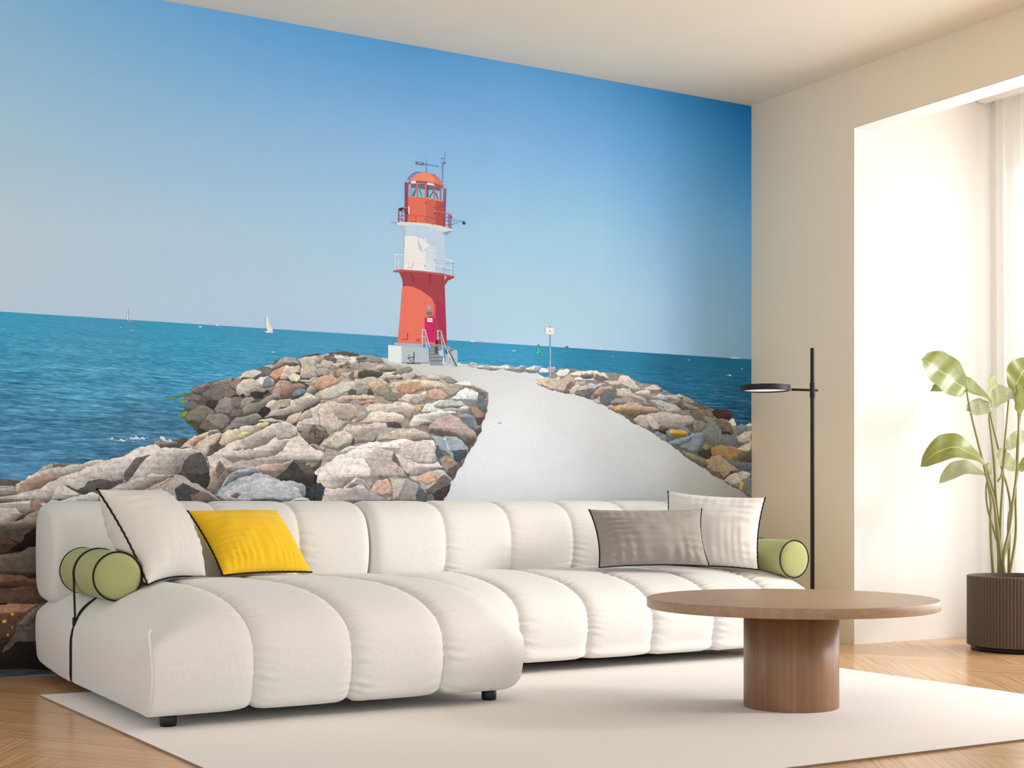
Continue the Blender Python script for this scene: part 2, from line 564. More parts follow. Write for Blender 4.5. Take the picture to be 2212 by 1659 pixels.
# chaise seat outline (y,z), front nose to the left
ch_prof = [(4.20, .052), (4.165, .11), (4.153, .19), (4.175, .275), (4.25, .335), (4.40, .380), (4.62, .404), (4.9, .408), (5.2, .404), (5.45, .392),
           (5.62, .365), (5.725, .30), (5.752, .21), (5.735, .11), (5.68, .055), (5.4, .048), (5.0, .048), (4.6, .048), (4.3, .048)]
def ch_R0(y, z):
    top = smooth(.23, .395, z)
    back = smooth(5.2, 5.72, y)
    return .008 + .195 * top * (1 - .5 * back) + .03 * back
def ch_R1(y, z):
    top = smooth(.22, .36, z)
    return .065 + .095 * top
me = channel_block(ch_prof, 420, [1.210, 1.535, 1.862, 2.19, 2.518], ch_R0, ch_R1, .021, .0, 11)
obj('chaise_seat', shift(me), M['sofa'], SOFA)
# main seat
st_prof = [(4.82, .052), (4.785, .11), (4.772, .19), (4.795, .27), (4.865, .325), (4.99, .363), (5.2, .388), (5.45, .392), (5.62, .365), (5.725, .30),
           (5.752, .21), (5.735, .11), (5.68, .055), (5.4, .048), (5.1, .048)]
def st_R0(y, z): return .04 + .07 * smooth(.22, .36, z)
def st_R1(y, z): return .05 + .10 * smooth(.22, .36, z)
me = channel_block(st_prof, 320, [2.53, 2.85, 3.17, 3.49, 3.81, 4.13, 4.45], st_R0, st_R1, .021, .008, 12)
obj('seat', shift(me), M['sofa'], SOFA)
# backrests
bk_prof = [(5.47, .325), (5.425, .40), (5.412, .49), (5.425, .57), (5.46, .635), (5.525, .675), (5.61, .690), (5.69, .680), (5.748, .63), (5.765, .55), (5.765, .45), (5.755, .37), (5.71, .315), (5.62, .300), (5.53, .300)]
def bk_R(y, z): return .036
for k, xs in enumerate(([1.215, 1.535, 1.862, 2.19, 2.505], [2.515, 2.86, 3.185, 3.51, 3.83, 4.14, 4.44])):
    me = channel_block(bk_prof, 170, xs, bk_R, bk_R, .016, .006, 21 + k, ripple=.0045)
    obj('backrest', shift(me), M['sofa'], SOFA)
# seam piping on the near left corner of the chaise
pp = [(1.2115, 4.206, .060), (1.2115, 4.170, .11), (1.2115, 4.157, .19), (1.2115, 4.179, .27), (1.214, 4.199, .290), (1.228, 4.228, .308)]
v, f = tube(catmull(pp, 30), .0045, 8)
obj('seam_piping', shift(mesh('seam_piping', v, f, True)), M['sofa'], SOFA)
for x, y in ((1.300, 4.285), (2.425, 4.285), (1.345, 5.60), (2.42, 5.62), (4.25, 5.62), (4.25, 5.02), (2.75, 5.02)):
    on_rug = 1.13 < x < 4.1 and y < 5.12
    v, f = lathe([(.024, .0064 if on_rug else .0005), (.0262, .014 if on_rug else .004), (.0262, .07)], 28)
    o = obj('leg', mesh('leg', v, f, True), M['leg'], SOFA); o.location = (x - SB.x, y - SB.y, 0)

# ------------------------------------------------------------------ bolsters
def bolster(name, label, x, y0, y1, z, r, strap_side, group):
    t = thing(name, label, 'bolster', (x, (y0 + y1) / 2, z - r), group)
    hl = (y1 - y0) / 2
    prof = []
    e = .016
    prof += [(0.0001, -hl - .012), (r * .35, -hl - .0115), (r * .65, -hl - .009), (r * .85, -hl - .004), (r - .006, -hl + .002), (r - .001, -hl + .009), (r, -hl + .02)]
    for k in range(1, 8): prof.append((r + .0015 * math.sin(math.pi * k / 8), -hl + .02 + (2 * hl - .04) * k / 8))
    prof += [(a, -b) for a, b in prof[6::-1]]
    v, f = lathe(prof, 72)
    rot = Matrix.Rotation(-math.pi / 2, 4, 'X')
    me = mesh('bolster_cover', v, f, True)
    me.transform(Matrix.Translation((0, 0, r)) @ rot)
    obj('bolster_cover', me, M['green'], t)
    for sy in (-1, 1):
        pts = [(math.cos(a) * (r - .001), sy * (hl - .003), r + math.sin(a) * (r - .001)) for a in [2 * math.pi * k / 64 for k in range(65)]]
        v, f = tube(pts, .0026, 6, False)
        obj('piping', mesh('piping', v, f, True), M['cord'], t)
    # flat leather strap: round the roll, through a keeper and down the seat side
    sd = strap_side
    ys = 5.13 - (y0 + y1) / 2
    R = r + .0035
    path = []
    a0, a1 = math.radians(-100), math.radians(176)
    for k in range(50):
        a = a0 + (a1 - a0) * k / 49
        path.append(Vector((-sd * math.cos(a) * R * -1 if False else -sd * -math.cos(a) * R, ys, r + math.sin(a) * R)))
    return t, path, ys, R

def ribbon(path, half, thick, nrm_fn=None):
    """flat band of width 2*half along y following a path in the x-z plane"""
    verts, faces = [], []
    m = len(path)
    for i, p in enumerate(path):
        a = path[max(0, i - 1)]; b = path[min(m - 1, i + 1)]
        tng = (b - a).normalized()
        n = Vector((tng.z, 0, -tng.x))
        if n.length < 1e-6: n = Vector((1, 0, 0))
        n.normalize()
        for s, w in ((1, -1), (1, 1), (-1, 1), (-1, -1)):
            verts.append(p + n * (s * thick) + Vector((0, w * half, 0)))
    for i in range(m - 1):
        for k in range(4):
            j = (k + 1) % 4
            faces.append((i * 4 + k, i * 4 + j, (i + 1) * 4 + j, (i + 1) * 4 + k))
    faces.append((3, 2, 1, 0)); faces.append(tuple((m - 1) * 4 + k for k in range(4)))
    return verts, faces

def strap(t, r, ys, sd, kx, kz, surf, tail):
    """sd=-1: strap falls on the -x side. kx,kz: keeper position relative to the thing; surf: path under the roll along the seat"""
    R = r + .004
    path = []
    for k in range(48):                      # from under the roll, round the far side, over the top, down to the near side
        a = math.radians(-38 + 226 * k / 47)
        path.append(Vector((-sd * R * math.cos(a), 0, r + R * math.sin(a))))
    last = path[-1]
    for k in range(1, 9):
        f = k / 8
        path.append(last.lerp(Vector((kx, 0, kz)), f))
    for p in path: p.y = ys
    v, f = ribbon(path, .0085, .0018)
    obj('strap', mesh('strap', v, f), M['strap'], t)
    p2 = catmull([(x, ys, z) for x, z in surf], 24)
    v, f = ribbon(p2, .0085, .0018)
    obj('strap', mesh('strap', v, f), M['strap'], t)
    p3 = catmull([(x, ys, z) for x, z in tail], 24)
    v, f = ribbon(p3, .0085, .0018)
    obj('strap', mesh('strap', v, f), M['strap'], t)
    bm = bmesh.new(); box_bm(bm, (kx - .007, ys - .014, kz - .019), (kx + .007, ys + .014, kz + .012))
    bmesh.ops.bevel(bm, geom=bm.edges[:], offset=.002, segments=2, affect='EDGES')
    obj('strap_keeper', from_bm('strap_keeper', bm), M['strap'], t)

BL = (1.305, 4.875, 5.36, .4345, .0845)
t, _, ys, R = bolster('bolster_cushion', 'green bolster at the left end of the sofa, strapped in front of the backrest', *BL, -1, 'green bolsters')
gz = BL[3] - BL[4]
strap(t, BL[4], ys, -1, 1.2225 - BL[0], .268 - gz,
      [(1.306 - BL[0], .3525 - gz), (1.266 - BL[0], .326 - gz), (1.241 - BL[0], .300 - gz), (1.2265 - BL[0], .270 - gz)],
      [(1.2225 - BL[0], .262 - gz), (1.212 - BL[0], .23 - gz), (1.2065 - BL[0], .19 - gz), (1.206 - BL[0], .12 - gz), (1.2065 - BL[0], .07 - gz), (1.217 - BL[0], .047 - gz), (1.25 - BL[0], .041 - gz)])
BR = (4.345, 4.886, 5.37, .428, .085)
t, _, ys, R = bolster('bolster_cushion', 'green bolster at the right end of the sofa, behind the white pillow', *BR, 1, 'green bolsters')
gz = BR[3] - BR[4]
strap(t, BR[4], ys, 1, 4.468 - BR[0], .268 - gz,
      [(4.332 - BR[0], .349 - gz), (4.375 - BR[0], .343 - gz), (4.41 - BR[0], .325 - gz), (4.445 - BR[0], .298 - gz), (4.465 - BR[0], .262 - gz)],
      [(4.468 - BR[0], .262 - gz), (4.476 - BR[0], .20 - gz), (4.476 - BR[0], .14 - gz), (4.466 - BR[0], .09 - gz), (4.45 - BR[0], .05 - gz)])

# ------------------------------------------------------------------ pillows
def pillow(name, label, c00, c10, c11, c01, thick, mat, seed, pinch=.045, wr=.005, cord=.004, zig=.0025, sides='LBR'):
    """c00 bottom-left, c10 bottom-right, c11 top-right, c01 top-left (corner points as seen from the front)"""
    c00, c10, c11, c01 = map(Vector, (c00, c10, c11, c01))
    n = 84
    nr = ((c10 - c00).cross(c01 - c00)).normalized()
    rr = random.Random(seed)
    ctr = (c00 + c10 + c11 + c01) / 4
    base = Vector((ctr.x, ctr.y, min(c00.z, c10.z)))
    t = thing(name, label, 'pillow', base)
    ph = [(rr.uniform(38, 80), rr.uniform(0, 6.28)) for _ in range(6)]
    def pt(a, b):
        # pincushion outline: the middles of the sides pull in
        pa = pinch * 4 * a * (1 - a); pb = pinch * 4 * b * (1 - b)
        a2 = a + (0.5 - a) * 2 * pb * (1 if True else 0) * abs(2 * a - 1)
        b2 = b + (0.5 - b) * 2 * pa * abs(2 * b - 1)
        return (c00 * (1 - a2) + c10 * a2) * (1 - b2) + (c01 * (1 - a2) + c11 * a2) * b2
    def h(a, b, side):
        ea = 1 - (2 * a - 1) ** 2; eb = 1 - (2 * b - 1) ** 2
        base_h = thick * .5 * (max(0, ea) ** .55) * (max(0, eb) ** .55)
        # creases fanning in from the edges
        w = 0
        eL = math.exp(-a / .16); eB = math.exp(-b / .2); eR = math.exp(-(1 - a) / .16); eT = math.exp(-(1 - b) / .09)
        w += eL * math.sin(ph[0][0] * b + 7 * a + ph[0][1] + 2 * math.sin(9 * b + ph[3][1]))
        w += .8 * eB * math.sin(ph[1][0] * 1.1 * a + 5 * b + ph[1][1] + 2 * math.sin(11 * a + ph[4][1]))
        w += .8 * eR * math.sin(ph[2][0] * b - 6 * a + ph[2][1] + 2 * math.sin(10 * b + ph[5][1]))
        w += .4 * eT * math.sin(ph[3][0] * a + ph[2][1])
        q = min(1, 6 * min(a, 1 - a, b, 1 - b))
        nz = noise.noise(Vector((a * 7 + seed * 3.1, b * 7, side * 9.3)))
        return base_h + q * (wr * w + .006 * nz)
    verts, faces = [], []
    for side in (1, -1):
        for j in range(n + 1):
            for i in range(n + 1):
                a, b = i / n, j / n
                a = .5 - .5 * math.cos(math.pi * a) * (1) if False else a
                p = pt(a, b) + nr * side * (h(a, b, side) if 0 < i < n and 0 < j < n else 0)
                verts.append(p - base)
    N1 = (n + 1) * (n + 1)
    for side in (0, 1):
        for j in range(n):
            for i in range(n):
                k = side * N1 + j * (n + 1) + i
                f = (k, k + 1, k + n + 2, k + n + 1)
                faces.append(f if side == 0 else f[::-1])
    me = mesh('pillow_cover', verts, faces, True)
    bm = bmesh.new(); bm.from_mesh(me); bmesh.ops.remove_doubles(bm, verts=bm.verts[:], dist=1e-5)
    bmesh.ops.recalc_face_normals(bm, faces=bm.faces[:])
    for fc in bm.faces: fc.smooth = True
    bm.to_mesh(me); bm.free()
    obj('pillow_cover', me, mat, t)
    # zig-zag cord round the seam
    pts = []
    m = 120
    loop = [(0, 1 - k / m) for k in range(m)] + [(k / m, 0) for k in range(m + 1)]
    if 'R' in sides: loop += [(1, k / m) for k in range(1, m + 1)]
    if 'T' in sides: loop = [(1 - k / m, 1) for k in range(int(m * .65), m)] + loop
    for k, (a, b) in enumerate(loop):
        p = pt(a, b) - base
        out = (p - (ctr - base)).normalized()
        pts.append(p + out * .002 + nr * zig * math.sin(k * .85) )
    v, f = tube(pts, cord, 6, False)
    obj('piping', mesh('piping', v, f, True), M['cord'], t)
    return t

pillow('throw_pillow', 'pale grey pillow with black piping leaning behind the left green bolster', (1.400, 4.850, .405), (1.708, 5.150, .402), (1.578, 5.300, .740), (1.263, 4.990, .733), .25, M['pillow_light'], 3, .055, .0075, .0034, .0009, 'LBT')
pillow('throw_pillow', 'bright yellow lumbar pillow with black piping on the chaise', (1.776, 5.165, .412), (2.186, 5.295, .408), (2.098, 5.445, .653), (1.698, 5.345, .653), .17, M['yellow'], 5, .03, .008, .0034, .0009, 'LB')
pillow('throw_pillow', 'dark grey lumbar pillow standing in front of the white pillow', (3.455, 5.135, .402), (3.945, 4.995, .402), (3.965, 5.075, .655), (3.458, 5.22, .653), .18, M['grey'], 9, .038, .013, .0026, .0012, 'LBR')
pillow('throw_pillow', 'square white pillow with black piping leaning at the right end of the sofa', (3.916, 5.328, .380), (4.192, 4.955, .382), (4.300, 5.035, .705), (4.030, 5.410, .735), .17, M['pillow_white'], 14, .04, .010, .0028, .0016, 'LBR')

# soft things settle on what they rest against
from mathutils.bvhtree import BVHTree
def solid(o):
    bpy.context.view_layer.update()
    mw = o.matrix_world
    return BVHTree.FromPolygons([mw @ v.co for v in o.data.vertices], [tuple(p.vertices) for p in o.data.polygons])
def settle(root, trees, gap=.002, reach=.09, straps=False):
    bpy.context.view_layer.update()
    for o in root.children:
        if o.type != 'MESH' or ('strap' in o.name) != straps: continue
        mw = o.matrix_world; iv = mw.inverted()
        for v in o.data.vertices:
            p = mw @ v.co
            for it in range(2):
                for tr in trees:
                    loc, nr, idx, d = tr.find_nearest(p, reach)
                    if loc is not None and (p - loc).dot(nr) < gap:
                        p = loc + nr * gap
            v.co = iv @ p
kids = {}
for o in bpy.data.objects:
    if o.parent is not None and o.type == 'MESH': kids.setdefault(o.parent.name, []).append(o)
sofa_trees = [solid(o) for o in kids['sectional_sofa'] if o.name.split('.')[0] in ('chaise_seat', 'seat', 'backrest')]
seat_trees = [solid(o) for o in kids['sectional_sofa'] if o.name.split('.')[0] in ('chaise_seat', 'seat')]
tops = {o.name: o for o in bpy.data.objects if o.parent is None}
def cover_trees(name, gap=0):
    return [solid(o) for o in tops[name].children if o.name.split('.')[0] in ('pillow_cover', 'bolster_cover')]
for nm in ('bolster_cushion', 'bolster_cushion.001'):
    settle(tops[nm], sofa_trees)
    settle(tops[nm], seat_trees, .0022, .03, True)
settle(tops['throw_pillow'], sofa_trees + cover_trees('bolster_cushion'), .008)
settle(tops['throw_pillow.001'], sofa_trees, .003)
settle(tops['throw_pillow.003'], sofa_trees + cover_trees('bolster_cushion.001'), .003)
settle(tops['throw_pillow.002'], sofa_trees + cover_trees('throw_pillow.003'), .003)

# ------------------------------------------------------------------ coffee table
TB = thing('coffee_table', 'round walnut-coloured coffee table on a thick cylinder pedestal', 'table', (3.218, 3.636, .0064))
v, f = lathe([(.155, 0), (.1572, .002), (.1572, .33)], 96)
me = mesh('pedestal', v, f, True); o = obj('pedestal', me, M['wood'], TB)
v, f = lathe([(.476, .3295), (.4795, .3315), (.4805, .334), (.4805, .3585), (.4795, .361), (.476, .3625)], 160)
me = mesh('tabletop', v, f, False)
for p in me.polygons: p.use_smooth = len(p.vertices) == 4
obj('tabletop', me, M['wood_top'], TB)

# ------------------------------------------------------------------ floor lamp
LP = thing('floor_lamp', 'thin black floor lamp with a disc head beside the sofa end', 'lamp', (4.60, 5.05, 0))
v, f = lathe([(.12, 0.0005), (.12, .012), (.117, .016), (.012, .018)], 64)
obj('base', mesh('base', v, f), M['black'], LP)
v, f = lathe([(.0098, .016), (.0098, 1.403), (.0088, 1.405)], 20)
obj('pole', mesh('pole', v, f, True), M['black'], LP)
zA = 1.208
v, f = lathe([(.0118, zA - .035), (.0122, zA - .033), (.0122, zA + .033), (.0118, zA + .035)], 24)
o = obj('sleeve', mesh('sleeve', v, f, True), M['black'], LP)
ad = Vector((-.985, .17, 0)).normalized()
v, f = tube([ad * -.028 + Vector((0, 0, zA)), ad * -.02 + Vector((0, 0, zA)), ad * .115 + Vector((0, 0, zA))], .0058, 12)
obj('arm', mesh('arm', v, f, True), M['black'], LP)
v, f = tube([ad * .115 + Vector((0, 0, zA)), ad * .14 + Vector((0, 0, zA))], .0036, 10)
obj('joint', mesh('joint', v, f, True), M['steel'], LP)
hc = ad * .253
v, f = lathe([(.1135, -.013), (.1145, -.012), (.1145, .012), (.1135, .0135), (.0001, .0135)], 80)
# open underside ring
v2, f2 = lathe([(.1135, -.013), (.104, -.013), (.104, -.006)], 80)
hd = obj('lamp_head', None or mesh('lamp_head', v, [q for q in f if len(q) == 4], False), M['black'], LP)
hd.location = hc + Vector((0, 0, zA + .002))
rim = obj('rim', mesh('rim', v2, [q for q in f2 if len(q) == 4]), M['black'], hd)
v, f = lathe([(.104, -.0075), (.06, -.0085), (.0001, -.0087)], 64)
obj('diffuser', mesh('diffuser', v, [q for q in f if len(q) == 4]), M['diffuser'], hd)

# ------------------------------------------------------------------ plant
PT = thing('potted_plant', 'tall leafy green plant in a ribbed dark brown pot in the window bay', 'plant', (5.365, 4.50, 0))
PB = Vector((5.365, 4.50, 0))
nrib = 96
def pot_mesh():
    n = nrib * 8; R = .232; z0, z1 = .022, .345
    verts, faces = [], []
    prof = [(R - .008, z0, 0), (R, z0 + .003, 1), (R, z1 - .004, 1), (R - .004, z1, .4), (R - .018, z1, 0), (R - .020, z1 - .06, 0)]
    for r, z, w in prof:
        for k in range(n):
            a = 2 * math.pi * k / n
            rb = .0042 * abs(math.sin(a * nrib / 2)) ** .7 * w
            verts.append(((r - .0042 * w + rb) * math.cos(a), (r - .0042 * w + rb) * math.sin(a), z))
    for i in range(len(prof) - 1):
        for k in range(n):
            k2 = (k + 1) % n
            faces.append((i * n + k, i * n + k2, (i + 1) * n + k2, (i + 1) * n + k))
    return mesh('pot', verts, faces)
pot = obj('pot', pot_mesh(), M['pot'], PT)
v, f = lathe([(.208, .0005), (.214, .003), (.214, .022), (.20, .024)], 80)
obj('pot_foot', mesh('pot_foot', v, f, True), M['black'], pot)
v, f = lathe([(.2135, .292), (.12, .297), (.0001, .300)], 48)
obj('soil', mesh('soil', v, [q for q in f if len(q) == 4]), M['soil'], PT)

def leaf(base, tip, width, droop, roll, fold, mat, nl=22, nw=10, side=None):
    """leaf blade from base to tip; droop bends it downwards, roll turns it about its midrib"""
    base, tip = Vector(base), Vector(tip)
    ax = tip - base; L = ax.length; axn = ax.normalized()
    up = Vector((0, 0, 1)); sd = axn.cross(up)
    if sd.length < .05: sd = Vector((1, 0, 0))
    sd.normalize(); up = sd.cross(axn).normalized()
    q = Matrix.Rotation(roll, 3, axn)
    sd = q @ sd; up2 = q @ up
    verts, uv, faces = [], [], []
    for i in range(nl + 1):
        t = i / nl
        wv = width * max(.02, (math.sin(math.pi * t ** .95)) ** .47) if 0 < t < 1 else 0.003
        mid = base + ax * t + up * (droop * 4 * t * (1 - t)) * L
        for j in range(nw + 1):
            s = j / nw * 2 - 1
            p = mid + sd * (s * wv * .5) + up2 * (fold * abs(s) ** 1.5 * wv * .5) + up2 * (.004 * math.sin(t * 17 + s * 2))
            verts.append(p); uv.append((t, j / nw))
    for i in range(nl):
        for j in range(nw):
            k = i * (nw + 1) + j
            faces.append((k, k + 1, k + nw + 2, k + nw + 1))
    me = mesh('leaf', verts, faces, True)
    ul = me.uv_layers.new(name='UVMap')
    for lp in me.loops: ul.data[lp.index].uv = uv[lp.vertex_index]
    return me
LEAVES = [
    ((-0.051, 0.265, 1.214), (-0.281, 0.33, 1.36), 0.217, 0.02, -68, 0.12, 'leaf'),
    ((0.132, 0.273, 1.163), (-0.17, 0.381, 1.215), 0.137, 0.16, -42, 0.25, 'leaf'),
    ((0.097, 0.247, 1.149), (-0.051, 0.265, 1.12), 0.090, 0.02, -62, 0.1, 'leaf_pale'),
    ((0.202, 0.325, 1.185), (0.205, 0.346, 1.308), 0.090, 0.0, 82, 0.1, 'leaf_pale'),
    ((0.088, 0.23, 1.144), (0.151, 0.146, 1.197), 0.123, 0.24, 52, 0.15, 'leaf_pale'),
    ((0.208, 0.205, 1.207), (0.347, 0.205, 1.373), 0.152, 0.1, 58, 0.15, 'leaf'),
    ((0.156, 0.143, 1.244), (0.139, 0.107, 1.094), 0.090, 0.1, 80, 0.1, 'leaf'),
    ((0.011, 0.205, 0.856), (-0.316, 0.304, 0.85), 0.155, 0.26, -52, 0.2, 'leaf'),
    ((0.086, 0.254, 0.796), (-0.178, 0.316, 0.773), 0.101, 0.22, -44, 0.2, 'leaf_pale'),
    ((0.086, 0.277, 0.858), (0.173, 0.272, 0.782), 0.094, 0.1, 62, 0.1, 'leaf_pale'),
    ((0.19, 0.239, 0.938), (0.347, 0.205, 1.021), 0.072, 0.1, 55, 0.1, 'leaf_pale'),
    ((0.195, 0.167, 0.839), (0.144, 0.243, 0.941), 0.080, -0.12, 62, 0.1, 'leaf_pale'),
    ((0.195, 0.167, 0.839), (0.261, 0.081, 0.878), 0.087, 0.1, -52, 0.1, 'leaf'),
]
STEMS = [
    [(-0.051, 0.265, 1.215), (-0.042, 0.26, 1.15), (-0.024, 0.249, 1.057), (-0.005, 0.238, 0.971), (0.02, 0.223, 0.856), (0.038, 0.212, 0.77), (0.06, 0.2, 0.691), (0.075, 0.19, 0.554), (0.118, 0.2, 0.323)],
    [(0.097, 0.248, 1.147), (0.088, 0.252, 1.089), (0.098, 0.246, 0.988), (0.111, 0.239, 0.843), (0.117, 0.235, 0.698), (0.136, 0.224, 0.517), (0.148, 0.217, 0.321)],
    [(0.146, 0.288, 1.153), (0.143, 0.29, 1.1), (0.171, 0.273, 0.961), (0.19, 0.262, 0.844), (0.209, 0.251, 0.771), (0.225, 0.242, 0.676), (0.222, 0.244, 0.552), (0.195, 0.225, 0.32)],
    [(0.146, 0.184, 1.174), (0.134, 0.191, 1.023), (0.124, 0.197, 0.878), (0.121, 0.198, 0.77), (0.112, 0.204, 0.59), (0.119, 0.217, 0.322)],
    [(0.245, 0.195, 1.12), (0.232, 0.203, 0.989), (0.226, 0.206, 0.844), (0.223, 0.208, 0.698), (0.223, 0.208, 0.516), (0.184, 0.213, 0.32)],
    [(0.157, 0.142, 1.24), (0.162, 0.139, 1.043), (0.156, 0.143, 0.842), (0.14, 0.152, 0.698), (0.128, 0.16, 0.576), (0.1, 0.176, 0.425), (0.127, 0.195, 0.323)],
    [(0.073, 0.261, 0.857), (0.086, 0.254, 0.814), (0.109, 0.24, 0.713), (0.116, 0.236, 0.589), (0.127, 0.23, 0.444), (0.127, 0.23, 0.321)],
    [(0.132, 0.296, 0.797), (0.124, 0.301, 0.756), (0.129, 0.298, 0.661), (0.153, 0.284, 0.559), (0.187, 0.264, 0.42), (0.168, 0.241, 0.32)],
    [(0.048, 0.241, 0.853), (0.062, 0.233, 0.756), (0.072, 0.227, 0.676), (0.07, 0.229, 0.626), (0.071, 0.228, 0.532), (0.076, 0.225, 0.424), (0.094, 0.232, 0.322)],
    [(0.235, 0.201, 0.84), (0.22, 0.21, 0.734), (0.195, 0.225, 0.611), (0.19, 0.227, 0.48), (0.173, 0.238, 0.407), (0.168, 0.223, 0.32)],
    [(0.077, 0.19, 0.781), (0.094, 0.18, 0.82), (0.134, 0.191, 0.936)],
]
for b, t_, w_, dr, ro, fo, mt in LEAVES:
    obj('leaf', leaf(b, t_, w_, dr, math.radians(ro), fo, mt), M[mt], PT)
for st in STEMS:
    q = catmull(st, 26)
    v, f = tube(q, [.0042 + .0034 * k / 25 for k in range(26)], 8)
    obj('stem', mesh('stem', v, f, True), M['stem'], PT)

